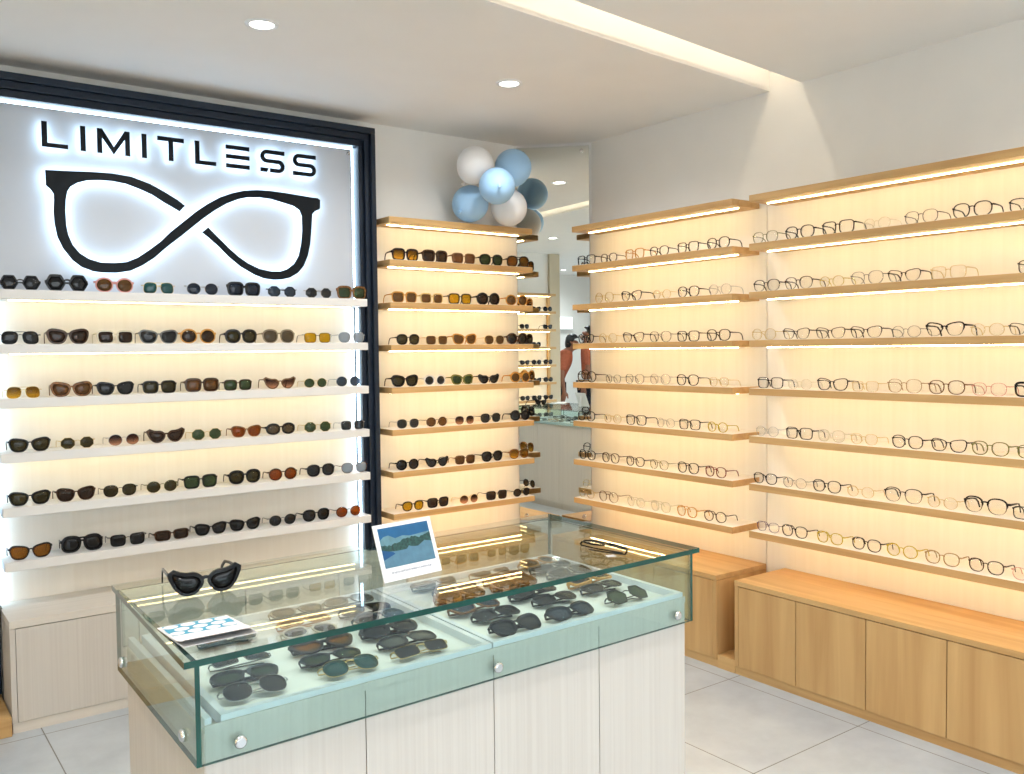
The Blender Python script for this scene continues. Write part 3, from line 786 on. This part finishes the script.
TRAY = [
    '0.631,1.802,0.128,-1.5,rect,gy,gy,w',
    '0.611,1.700,0.130,-3.3,trap,bk,gn,t',
    '0.602,1.623,0.137,0.3,panto,sv,gy,n',
    '0.653,1.953,0.118,2.1,trap,bl,am,t',
    '0.811,1.802,0.138,1.2,cat,bk,am,t',
    '0.791,1.703,0.132,-3.4,trap,bk,gn,m',
    '0.804,1.622,0.134,-0.6,panto,gd,tq,n',
    '0.816,1.932,0.125,-7.6,panto,cl,gl,m',
    '0.836,2.031,0.134,0.9,rect,am,am,m',
    '0.849,2.126,0.135,-3.0,trap,gy,gl,m',
    '0.970,1.626,0.139,-0.2,rect,gd,gy,n',
    '0.974,1.699,0.137,-2.5,square,bk,gl,m',
    '0.977,1.806,0.139,1.0,trap,bk,bk,t',
    '1.006,1.929,0.135,-2.6,round,bl,bl,m',
    '1.008,2.028,0.135,-3.9,rect,bk,ol,m',
    '1.018,2.131,0.136,-4.1,panto,gy,gl,m',
    '1.261,2.141,0.139,3.9,cat,gy,gl,m',
    '1.275,2.049,0.138,0.1,rect,dt,tq,m',
    '1.255,1.961,0.150,6.1,trap,tt,br,t',
    '1.232,1.839,0.146,2.1,trap,tt,bl,m',
    '1.244,1.750,0.131,0.6,square,bk,gy,m',
    '1.229,1.619,0.140,1.0,trap,bk,gy,m',
    '1.450,2.142,0.138,2.8,cat,tn,br,w',
    '1.448,2.054,0.148,5.8,rect,tt,br,m',
    '1.439,1.968,0.162,7.9,trap,tt,br,t',
    '1.425,1.856,0.153,5.6,rect,bk,bk,t',
    '1.438,1.761,0.132,-0.3,trap,bk,bk,m',
    '1.400,1.624,0.142,2.7,trap,bk,bl,m',
    '1.659,2.162,0.137,1.7,round,am,br,m',
    '1.672,2.072,0.160,5.6,cat,gy,bl,m',
    '1.637,1.977,0.152,3.2,square,gy,gl,m',
    '1.623,1.858,0.148,3.5,rect,am,bk,t',
    '1.609,1.772,0.135,3.3,trap,bk,bk,m',
    '1.599,1.638,0.143,1.4,hex,bk,gn,w',
]

for r_, z, nm in zip(ROWS_A, WS_Z, ['topmost', 'second', 'third', 'fourth', 'fifth', 'lowest']):
    row(r_, z, 'A', f'on {nm} white shelf', f'sunglasses on the {nm} white shelf')
for k, r_ in enumerate(ROWS_B):
    nm = ['top', 'second', 'third', 'fourth', 'fifth', 'sixth', 'lowest'][k]
    row(r_, SHELF_Z[k + 1], 'B', f'on {nm} oak shelf', f'sunglasses on the {nm} oak shelf')
for k, r_ in enumerate(ROWS_C):
    nm = ['top', 'second', 'third', 'fourth', 'fifth', 'sixth', 'lowest'][k]
    row(r_, SHELF_Z[k + 1], 'C', f'on {nm} shelf, short bay', f'spectacles on the {nm} shelf of the short bay')
for k, r_ in enumerate(ROWS_D):
    nm = ['top', 'second', 'third', 'fourth', 'fifth', 'sixth', 'lowest'][k]
    row(r_, SHELF_Z[k + 1], 'D', f'on {nm} shelf, long bay', f'spectacles on the {nm} shelf of the long bay')
# sunglasses on the partition bay (the mirror shows them small)
for k in range(1, 8):
    for j in range(6):
        y = .40 + .175 * j
        if (j + k) % 5 == 3 and k < 4: continue
        eyewear((-1.172, y, SHELF_Z[k]), (0, 0, PI / 2 + rnd.uniform(-.05, .05)), .142, ['panto', 'round', 'trap', 'square'][(j + k) % 4], 'bk', 'bk', 'm', False,
                f'black {STYLE[["panto", "round", "trap", "square"][(j + k) % 4]]} sunglasses on {ROWN[k]} of the partition, {ORD[j]} from the taupe column', 'sunglasses on the partition bay', 'sunglasses')
# ------------------------------------------------------------------ glass display counter
CA = Vector((.4415, 1.5238)); EX = Vector((.99955, .0299)); EY = Vector((.0170, .99986))
def W(s, t): p = CA + EX * s + EY * t; return (p.x, p.y)
def cbox(mb, s0, s1, t0, t1, z0, z1, mi=0):
    return mb.prism([W(s0, t0), W(s1, t0), W(s1, t1), W(s0, t1)], z0, z1, mi)
def pane(s0, s1, t0, t1, z0, z1):
    """upright pane: the two broad faces clear, the cut edges green"""
    mb = MB(); cbox(mb, s0, s1, t0, t1, z0, z1, 1)
    broad = (2, 4) if (s1 - s0) > (t1 - t0) else (3, 5)      # side faces follow the bottom and top faces
    for k in broad: mb.mi[k] = 0
    return mb
cw = W(.66, .31)
ctr = empty('display_counter', (cw[0], cw[1], 0)); tag(ctr, 'pale laminate counter with a glass case on top full of sunglasses', 'counter')
SEAMS = [.041, .358, .674, .992, 1.303]
mb = MB(); cbox(mb, .062, 1.285, .062, .585, 0, .050); place(mb.build('plinth', pale_z), ctr)
mb = MB(); cbox(mb, .052, 1.292, .052, .588, .050, .734); place(mb.build('carcass', pale_gap), ctr)
for a, b_ in ((.040, .054), (1.290, 1.304)):
    mb = MB(); cbox(mb, a, b_, .034, .602, .050, .735); place(mb.build('side_panel', pale_z), ctr)
for a, b_ in zip(SEAMS, SEAMS[1:]):
    mb = MB(); cbox(mb, a + .0012, b_ - .0012, .032, .050, .052, .734); place(mb.build('door', pale_z), ctr)
    mb = MB(); cbox(mb, a + .0012, b_ - .0012, .588, .604, .052, .734); place(mb.build('back_panel', pale_z), ctr)
mb = MB(); cbox(mb, .041, 1.303, .0305, .0355, .7345, .7490); place(mb.build('top_rail', pale_z), ctr)
mb = MB(); cbox(mb, .041, 1.303, .0356, .602, .7345, .738); place(mb.build('deck', pale_y), ctr)
mb = MB(); cbox(mb, .043, .055, .036, .600, .738, .760); place(mb.build('deck_edging', tray_rim), ctr)
mb = MB(); mb.prism([(.4415, 1.5238), (1.7661, 1.5634), (1.7722, 2.1949), (.4680, 2.1470)], .868, .880, 0, 1)
mb.mi[4] = 0
place(mb.build('glass_top', [glass_clear, glass_edge]), ctr)
for a in ((.031, 1.308, .017, .026, .686, .868), (.022, .031, .017, .615, .686, .868), (1.308, 1.317, .017, .615, .686, .868), (.033, 1.306, .606, .615, .738, .868)):
    place(pane(*a).build('glass_pane', [glass_side, glass_edge]), ctr)
def bolt(s, t, z, axis):
    p = W(s, t); sg = 1 if axis == 'y' else -1
    mb = MB().lathe([(.0115, 0), (.0115, .006), (.008, .009)], 20)
    o = mb.build('bolt', chrome)
    o.rotation_euler = (PI / 2, 0, 0) if axis == 'y' else (0, -PI / 2, 0)
    o.location = (p[0], p[1], z); place(o, ctr)
for s in (.099, .674, 1.256): bolt(s, .017, .712, 'y')
for t in (.087, .557): bolt(.022, t, .7205, 'x')
# trays
def tray(s0, s1, label):
    c = W((s0 + s1) / 2, .315)
    root = empty('display_tray', (c[0], c[1], .738)); tag(root, label, 'tray')
    mb = MB(); cbox(mb, s0 + .014, s1 - .014, .050, .584, .7385, .7425); place(mb.build('felt_base', tray_white), root)
    mb = MB(); w = .014
    cbox(mb, s0, s1, .036, .036 + w, .7385, .760); cbox(mb, s0, s1, .598 - w, .598, .7385, .760)
    cbox(mb, s0, s0 + w, .036 + w, .598 - w, .7385, .760); cbox(mb, s1 - w, s1, .036 + w, .598 - w, .7385, .760)
    place(mb.build('tray_rim', tray_rim), root)
tray(.072, .672, 'white felt tray of sunglasses under the leaflet end of the counter glass')
tray(.677, 1.299, 'white felt tray of sunglasses at the mirror end of the counter case')
# sunglasses lying in the trays: rows run along the front, counted from the front pane
cols = {}
recs = []
for r_ in TRAY:
    f = r_.split(','); x, y, w, a = map(float, f[:4])
    s = (Vector((x, y)) - CA).dot(EX)
    recs.append([s, y, w, a, f[4:]])
def colof(s): return min(range(6), key=lambda k: abs(s - [.17, .36, .55, .81, 1.0, 1.19][k]))
for r_ in recs: cols.setdefault(colof(r_[0]), []).append(r_)
CN = ['first column from the leaflet', 'second column from the leaflet', 'third column from the leaflet', 'third column from mirror end', 'second column from mirror end', 'column at mirror end']
for k, items in cols.items():
    items.sort(key=lambda r: r[1])
    ts = [r[1] - (CA + EX * r[0]).y for r in items]
    if max(ts) > .508:                          # keep the rear pair off the back rim
        q = (.508 - min(ts)) / (max(ts) - min(ts))
        for r, t in zip(items, ts): r[1] = (CA + EX * r[0]).y + min(ts) + (t - min(ts)) * q
    for j, (s, y, w, a, f) in enumerate(items):
        x = CA.x + EX.x * s
        lab = f'{looks(f[0], f[1], f[2], f[3])}, {ORD[j]} from front, {CN[k]}'
        s = min(max(s, .166 if k < 3 else .770), .568 if k < 3 else 1.204); p = CA + EX * s
        y = min(max(y, p.y + .066), p.y + .538); loc = (p.x + EY.x * (y - p.y), y, .7428)
        eyewear(loc, (-R((68 if j == 0 else 82) + rnd.uniform(-4, 4)), 0, R(a)), min(max(w, .13), .15), f[0], f[1], f[2], f[3], True, lab, 'sunglasses in the counter trays', 'sunglasses')

# ------------------------------------------------------------------ on the counter glass
GZ = .8803
eyewear((.612, 1.936, GZ), (0, 0, R(-5)), .142, 'cat', 'bk', 'bk', 't', 'long', 'black cat-eye sunglasses standing open on the counter glass behind the leaflet', None, 'sunglasses')
eyewear((1.563, 1.678, GZ), (-R(66), 0, R(103)), .140, 'panto', 'bk', 'cl', 'h', True, 'black half-rim spectacles lying folded on the counter glass beside a price tag', None, 'eyeglasses')
o = MB().box(-.011, .011, -.008, .008, 0, .0012).build('price_tag', paper); o.location = (1.525, 1.640, GZ); o.rotation_euler = (0, 0, R(-20))
tag(o, 'tiny white price tag on the counter glass by the half-rim spectacles', 'price tag')
# photo card
pc = empty('photo_card', (1.036, 1.7745, GZ), (-R(20), 0, R(7.3))); tag(pc, 'white framed print of a snowy lake leaning on the counter glass', 'photo card')
CW, CH = .166, .131
MB().box(-CW / 2, CW / 2, 0, .003, 0, CH).build('card', paper, pc, bevel=.0004)
sky = plain('print_sky_blue', srgb(20, 92, 140), .35, mottle=.12, scale=30)
cloud = plain('print_cloud', srgb(96, 138, 152), .35, mottle=.18, scale=60)
forest = plain('print_forest', srgb(34, 74, 72), .35, mottle=.5, scale=160)
snow = plain('print_snow', srgb(84, 126, 150), .35, mottle=.12, scale=50)
lake = plain('print_lake', srgb(16, 78, 130), .35, mottle=.08, scale=40)
ink = plain('grey_ink', srgb(176, 176, 188), .6)
px0, px1, pz0, pz1 = -CW / 2 + .011, CW / 2 - .011, .031, CH - .009
pr_ = MB()
def lay(pts, y, mi): pr_.slab_xz([(px0 + (px1 - px0) * u, pz0 + (pz1 - pz0) * v) for u, v in pts], -y, -.00002 * mi, mi)
lay([(0, 0), (1, 0), (1, 1), (0, 1)], .0004, 0)
lay([(0, .40), (1, .5), (1, .74), (.8, .72), (.6, .70), (.45, .74), (.3, .70), (.18, .80), (.08, .78), (0, .70)], .0006, 1)
tl = [(0, .34), (1, .44)]; top_ = []
rr = random.Random(5)
for k in range(27):
    u = 1 - k / 26; v = .60 + .14 * max(0, u - .55) / .45 - .06 * math.sin(u * 9) + rr.uniform(-.025, .03); top_.append((u, v))
lay(tl + top_, .0008, 2)
lay([(0, 0), (1, 0), (1, .47), (.86, .52), (.70, .40), (.58, .43), (.53, .46), (.48, .38), (.3, .38), (.12, .40), (0, .42)], .0010, 3)
lay([(0, .20), (.24, .32), (.20, .37), (0, .46)], .0012, 4)
pr_.build('print', [sky, cloud, forest, snow, lake], pc)
cp = MB(); x = -.058; rr = random.Random(11)
while x < .056:
    L = rr.uniform(.003, .009)
    p = []
    for k in range(7): p.append((x + L * k / 6, -.0004, .0185 + .0024 * math.sin(k * 2.1 + x * 400) + rr.uniform(-.0008, .0012)))
    cp.sweep(p, .0003, .00055)
    x += L + .0016
o = cp.build('caption_scribble', ink, pc)
MB().sweep([(0, .003, .10), (0, .045, .016)], .014, .0008).build('easel_leg', paper, pc)
# leaflet
lf = empty('leaflet', (.53, 1.68, GZ)); tag(lf, 'folded white leaflet with white dots on teal, lying on the counter glass', 'leaflet')
teal = plain('teal_print', srgb(58, 158, 192), .5, mottle=.05)
def leaf(name, zs, mat):
    mb = MB()
    ys = [1.745, 1.70, 1.66, 1.635, 1.615, 1.602]
    vs = []
    for y, z in zip(ys, zs):
        u = (1.745 - y) / .143
        for x in (.458 + .006 * u, .591 + .010 * u): vs.append((x, y, GZ + z))
    n = len(vs)
    vs += [(v[0], v[1], v[2] + .0005) for v in vs]
    fs = []
    for k in range(5):
        fs += [(2 * k + 2, 2 * k + 3, 2 * k + 1, 2 * k), (n + 2 * k + 2, n + 2 * k + 3, n + 2 * k + 1, n + 2 * k)]
        fs += [(2 * k + 2, n + 2 * k + 2, n + 2 * k, 2 * k), (2 * k + 1, n + 2 * k + 1, n + 2 * k + 3, 2 * k + 3)]
    fs += [(0, n, n + 1, 1), (n - 2, n - 1, 2 * n - 1, 2 * n - 2)]
    mb.add(vs, fs)
    if name == 'upper_leaf':                    # dark print on the underside
        for k in range(5): mb.mi[4 * k] = 1
        mb.mi[-1] = 1
    place(mb.build(name, [mat, navy]), lf)
leaf('lower_leaf', [.0003] * 6, paper)
leaf('upper_leaf', [.0012, .0014, .0020, .004, .008, .012], paper)
mb = MB()
mb.prism([(.466, 1.671), (.585, 1.669), (.588, 1.700), (.584, 1.738), (.465, 1.739), (.464, 1.705)], GZ + .0028, GZ + .0031, 0)
for (cx_, cy_) in [(.478, 1.727), (.510, 1.727), (.543, 1.726), (.574, 1.725), (.492, 1.704), (.526, 1.703), (.560, 1.702), (.477, 1.682), (.510, 1.681), (.543, 1.680), (.574, 1.680)]:
    mb.prism([(cx_ + .0138 * math.cos(2 * PI * k / 20), cy_ + .0105 * math.sin(2 * PI * k / 20)) for k in range(20)], GZ + .0031, GZ + .0034, 1)
place(mb.build('dot_print', [teal, paper]), lf)

# ------------------------------------------------------------------ balloons
def balloon(loc, r, mat, label, tilt):
    root = empty('balloon', loc, tilt); tag(root, label, 'balloon', 'balloons above the sunglasses bay')
    prof = []
    for k in range(1, 18):
        a = PI * k / 18; q = math.cos(a)
        rr_ = math.sin(a) * (1 + .05 * q)
        prof.append((r * rr_, r * q * (1.0 if q > 0 else 1.06)))
    prof = prof[::-1]
    MB().lathe([(.001, prof[0][1] - .004)] + prof + [(.001, r)], 32).build('skin', mat, root)
    zb = prof[0][1]
    MB().lathe([(.004, zb - .022), (.011, zb - .020), (.004, zb - .010), (.006, zb - .003)], 14).build('knot', mat, root)
    return root
bl_blue = plain('blue_balloon_rubber', srgb(164, 204, 240), .5, 0, .25, .02, 6)
bl_white = plain('white_balloon_rubber', srgb(240, 239, 238), .5, 0, .25, .02, 6)
balloon((2.585, 3.76, 2.330), .0925, bl_white, 'white balloon at the top of the cluster, nearest the navy frame', (R(30), R(20), 0))
balloon((2.809, 3.74, 2.337), .0946, bl_blue, 'blue balloon at the top of the cluster beside the mirror', (R(40), R(-20), 0))
balloon((2.6045, 3.60, 2.203), .0895, bl_blue, 'blue balloon in front at the middle of the cluster', (R(-80), 0, R(-30)))
balloon((2.6465, 3.90, 2.160), .0947, bl_blue, 'blue balloon low in the cluster, resting on the oak top board', (R(-20), R(60), 0))
balloon((2.840, 3.82, 2.145), .0958, bl_white, 'white balloon low in the cluster beside the mirror, at the board edge', (R(50), R(-60), 0))

# ------------------------------------------------------------------ ceiling lights
def downlight(x, y, label, watt, col=(1, .98, .96), group='ceiling downlights'):
    root = empty('ceiling_downlight', (x, y, CZ)); tag(root, label, 'ceiling light', group)
    n = 32; mb = MB()
    prof = [(.040, -.001), (.044, -.006), (.056, -.005), (.058, 0)]
    o = len(mb.v)
    for r, h in prof:
        for k in range(n):
            a = 2 * PI * k / n; mb.v.append((r * math.cos(a), r * math.sin(a), h))
    for i in range(3):
        for k in range(n):
            k2 = (k + 1) % n
            mb.f.append((i * n + k, (i + 1) * n + k, (i + 1) * n + k2, i * n + k2)); mb.mi.append(0); mb.sm.append(True)
    mb.build('trim_ring', white_plastic, root)
    MB().lathe([(.041, -.003), (.041, -.0015)], n).build('diffuser', LAMP, root)
    ld = bpy.data.lights.new('downlight_lamp', 'AREA'); ld.shape = 'DISK'; ld.size = .08; ld.energy = watt; ld.color = col; ld.spread = R(150)
    lo = bpy.data.objects.new('downlight_lamp', ld); lo.location = (x, y, CZ - .009); COL.objects.link(lo)
DL = [(1.212, 3.064, 'round white downlight in the ceiling in front of the sign'), (2.337, 3.133, 'round white downlight in the ceiling in front of the balloons'),
      (-.08, 1.21, 'round white downlight in the ceiling above the aisle, seen in the mirror'), (1.25, 1.05, 'round white downlight in the ceiling over the near side of the counter'),
      (2.45, .95, 'round white downlight in the ceiling over the aisle by the long bay'), (2.45, -.9, 'round white downlight in the ceiling at the far end of the long bay aisle'),
      (1.2, -1.0, 'round white downlight in the ceiling behind the photographer'), (-.1, -1.0, 'round white downlight in the ceiling near the taupe column'),
      (-2.5, .8, 'round white downlight in the ceiling behind the partition'), (-2.9, -1.3, 'round white downlight in the ceiling above the two people')]
WATT = 8
for x, y, lab in DL: downlight(x, y, lab, WATT * (2.2 if x < -1.4 else 1.0), (.86, .93, 1.) if x < -1.4 else (1., .98, .96))

# lit sign on the far wall (mirror only)
root = empty('lit_wall_sign', (RX0 + .06, -1.75, 1.86)); tag(root, 'glowing white box sign on the far wall, seen in the mirror', 'sign')
place(MB().box(RX0 + .002, RX0 + .06, -2.02, -1.35, 1.70, 1.90).build('sign_case', white_plastic, bevel=.003), root)
place(MB().box(RX0 + .06, RX0 + .064, -2.01, -1.36, 1.71, 1.89).build('lit_face', SIGNBOX), root)

# ------------------------------------------------------------------ two people behind the camera that the mirror shows
skin = plain('skin_tone', srgb(150, 98, 72), .5, mottle=.05)
hairm = plain('black_hair', (.012, .010, .010), .45, mottle=.3, scale=80)
shirt_m = plain('terracotta_shirt_cloth', srgb(186, 104, 76), .8, 0, .2, .12, 40)
trouser_m = plain('dark_trouser_cloth', srgb(40, 42, 50), .8, 0, .2, .12, 40)
shoe_m = plain('black_shoe_leather', (.015, .015, .016), .4)
eye_m = plain('dark_eye', (.02, .014, .01), .15)
def skinned(name, joints, edges, root_j, mat, parent, sub=2):
    idx = {k: i for i, k in enumerate(joints)}
    me = bpy.data.meshes.new(name)
    me.from_pydata([j[0] for j in joints.values()], [(idx[a], idx[b_]) for a, b_ in edges], [])
    o = bpy.data.objects.new(name, me); COL.objects.link(o); o.parent = parent
    me.materials.append(mat)
    m = o.modifiers.new('skin', 'SKIN'); m.use_smooth_shade = True
    for i, j in enumerate(joints.values()):
        r = j[1]; me.skin_vertices[0].data[i].radius = r if isinstance(r, tuple) else (r, r)
        me.skin_vertices[0].data[i].use_root = (i == idx[root_j])
    s = o.modifiers.new('smooth', 'SUBSURF'); s.levels = sub; s.render_levels = sub
    return o
def person(loc, rz, h, lean, label, arm_fwd):
    root = empty('person', loc, (0, 0, rz)); tag(root, label, 'person')
    k = h / 1.65
    root.scale = (k, k, k)
    piv = Vector((0, 0, .93))
    def L(p, a=1.0):
        p = Vector(p); q = p - piv
        return tuple(piv + Matrix.Rotation(lean * a, 3, 'X') @ q)
    J, E = {}, []
    def jt(n, p, r, a=1.0): J[n] = (L(p, a), r)
    def ln(*ns):
        for a, b_ in zip(ns, ns[1:]): E.append((a, b_))
    jt('pelvis', (0, 0, .92), (.145, .105), 0); jt('waist', (0, 0, 1.06), (.125, .095), .8); jt('chest', (0, .005, 1.24), (.145, .105)); jt('upper', (0, .005, 1.36), (.10, .08))
    jt('neck', (0, 0, 1.435), .052); jt('jaw', (0, -.018, 1.495), (.066, .072)); jt('brow', (0, -.010, 1.56), (.076, .092)); jt('crown', (0, 0, 1.61), (.064, .078)); 
    ln('pelvis', 'waist', 'chest', 'upper', 'neck', 'jaw', 'brow', 'crown')
    jt('nose', (0, -.118, 1.525), (.012, .012)); ln('jaw', 'nose')
    for s, n in ((1, 'a'), (-1, 'b')):
        jt('ear' + n, (s * .088, .008, 1.535), (.010, .018)); ln('brow', 'ear' + n)
        jt('sh' + n, (s * .165, .005, 1.375), .058); jt('el' + n, (s * .215, .03 - arm_fwd * .10, 1.115), .042); jt('wr' + n, (s * .215, -.02 - arm_fwd * .26, .905), .027); jt('pa' + n, (s * .212, -.03 - arm_fwd * .31, .845), (.020, .038))
        ln('upper', 'sh' + n, 'el' + n, 'wr' + n, 'pa' + n)
        bx, by, bz = s * .212, -.03 - arm_fwd * .31, .845
        for f, (dy, ln_) in enumerate(((-.030, .075), (-.010, .085), (.010, .080), (.028, .064))):
            jt(f'f{f}a{n}', (bx, by + dy, bz - .035), .0095); jt(f'f{f}b{n}', (bx - s * .006, by + dy * 1.05, bz - .035 - ln_ * .5), .0085); jt(f'f{f}c{n}', (bx - s * .020, by + dy * 1.05, bz - .035 - ln_ * .95), .0075)
            ln('pa' + n, f'f{f}a{n}', f'f{f}b{n}', f'f{f}c{n}')
        jt('tha' + n, (bx - s * .008, by - .045, bz + .005), .011); jt('thb' + n, (bx - s * .018, by - .066, bz - .030), .009); ln('pa' + n, 'tha' + n, 'thb' + n)
        jt('hip' + n, (s * .088, 0, .86), .098, 0); jt('kn' + n, (s * .10, -.02, .48), .060, 0); jt('an' + n, (s * .10, .02, .09), .040, 0); jt('to' + n, (s * .115, -.12, .035), .032, 0)
        ln('pelvis', 'hip' + n, 'kn' + n, 'an' + n, 'to' + n)
    body = skinned('body', J, E, 'pelvis', skin, root)
    S, F = {}, []
    def grow(src, d, names): 
        for n in names: S[n] = (src[n][0], tuple(x + d for x in src[n][1]) if isinstance(src[n][1], tuple) else src[n][1] + d)
    grow(J, .022, ['pelvis', 'waist', 'chest', 'upper', 'sha', 'shb', 'ela', 'elb'])
    S['neckline'] = (L((0, .002, 1.41)), .066)
    skinned('shirt', S, [('pelvis', 'waist'), ('waist', 'chest'), ('chest', 'upper'), ('upper', 'neckline'), ('upper', 'sha'), ('sha', 'ela'), ('upper', 'shb'), ('shb', 'elb')], 'pelvis', shirt_m, root)
    S = {}; grow(J, .016, ['pelvis', 'hipa', 'hipb', 'kna', 'knb', 'ana', 'anb'])
    skinned('trousers', S, [('pelvis', 'hipa'), ('hipa', 'kna'), ('kna', 'ana'), ('pelvis', 'hipb'), ('hipb', 'knb'), ('knb', 'anb')], 'pelvis', trouser_m, root)
    for n in 'ab':
        S = {'an': (Vector(J['an' + n][0]) - Vector((0, -.02, .045)), .048), 'to': (Vector(J['to' + n][0]) - Vector((0, 0, -.004)), .042)}
        S = {q: (tuple(v[0]), v[1]) for q, v in S.items()}
        skinned('shoe', S, [('an', 'to')], 'an', shoe_m, root)
    hb = MB().lathe([(.012, -.128), (.052, -.120), (.070, -.085), (.082, -.04), (.090, .0), (.086, .035), (.068, .068), (.040, .088), (.012, .097)], 24)
    hb.v = [(x * .96, (y * 1.12 if y > 0 else y * (.96 if z > .045 else .25)), z) for x, y, z in hb.v]
    ho = hb.build('hair', hairm, root); ho.location = L((0, .012, 1.575)); ho.rotation_euler = (lean, 0, 0)
    for s in (1, -1):
        e = MB().lathe([(.002, -.008), (.007, -.005), (.009, 0), (.007, .005), (.002, .008)], 10).build('eye', eye_m, root); e.location = L((s * .030, -.092, 1.552))
    return root
person((-2.525, -.81, 0), R(40), 1.64, R(24), 'person in a terracotta shirt leaning forward beside the taupe column, seen in the mirror', .5)
person((-2.205, -1.18, 0), R(-130), 1.70, R(2), 'person in a terracotta shirt standing upright with head turned away, seen in the mirror', .1)

# ------------------------------------------------------------------ world, camera, view
w = bpy.data.worlds.new('shop_world'); SC.world = w; w.use_nodes = True
bg = w.node_tree.nodes['Background']; bg.inputs[0].default_value = (.88, .94, 1, 1); bg.inputs[1].default_value = 4.6  # cool daylight, let in as fill by the added glazed opening

cam = bpy.data.cameras.new('camera'); co = bpy.data.objects.new('camera', cam); COL.objects.link(co)
YAW, PIT, ROL, FPX = 0.6404181523312462, -0.04184693110575362, -0.011129324183840154, 896.7473738284767
f = Vector((math.sin(YAW) * math.cos(PIT), math.cos(YAW) * math.cos(PIT), math.sin(PIT)))
r = Vector((math.cos(YAW), -math.sin(YAW), 0)); u = r.cross(f)
c_, s_ = math.cos(ROL), math.sin(ROL)
r2, u2 = r * c_ + u * s_, u * c_ - r * s_
M = Matrix((r2, u2, -f)).transposed().to_4x4(); M.translation = (0, 0, 1.4)
co.matrix_world = M
cam.sensor_fit = 'HORIZONTAL'; cam.sensor_width = 36; cam.lens = FPX / 1024 * 36; cam.clip_start = .05; cam.clip_end = 60
SC.camera = co
SC.view_settings.view_transform = 'Standard'; SC.view_settings.look = 'None'
SC.view_settings.exposure = .06; SC.view_settings.gamma = 1; SC.view_settings.use_curve_mapping = False
SC.cycles.transparent_max_bounces = 32
SC.cycles.max_bounces = 10; SC.cycles.diffuse_bounces = 5; SC.cycles.glossy_bounces = 5; SC.cycles.transmission_bounces = 8
SC.cycles.sample_clamp_indirect = 6
SC.cycles.caustics_reflective = False; SC.cycles.caustics_refractive = False
SC.cycles.use_denoising = True
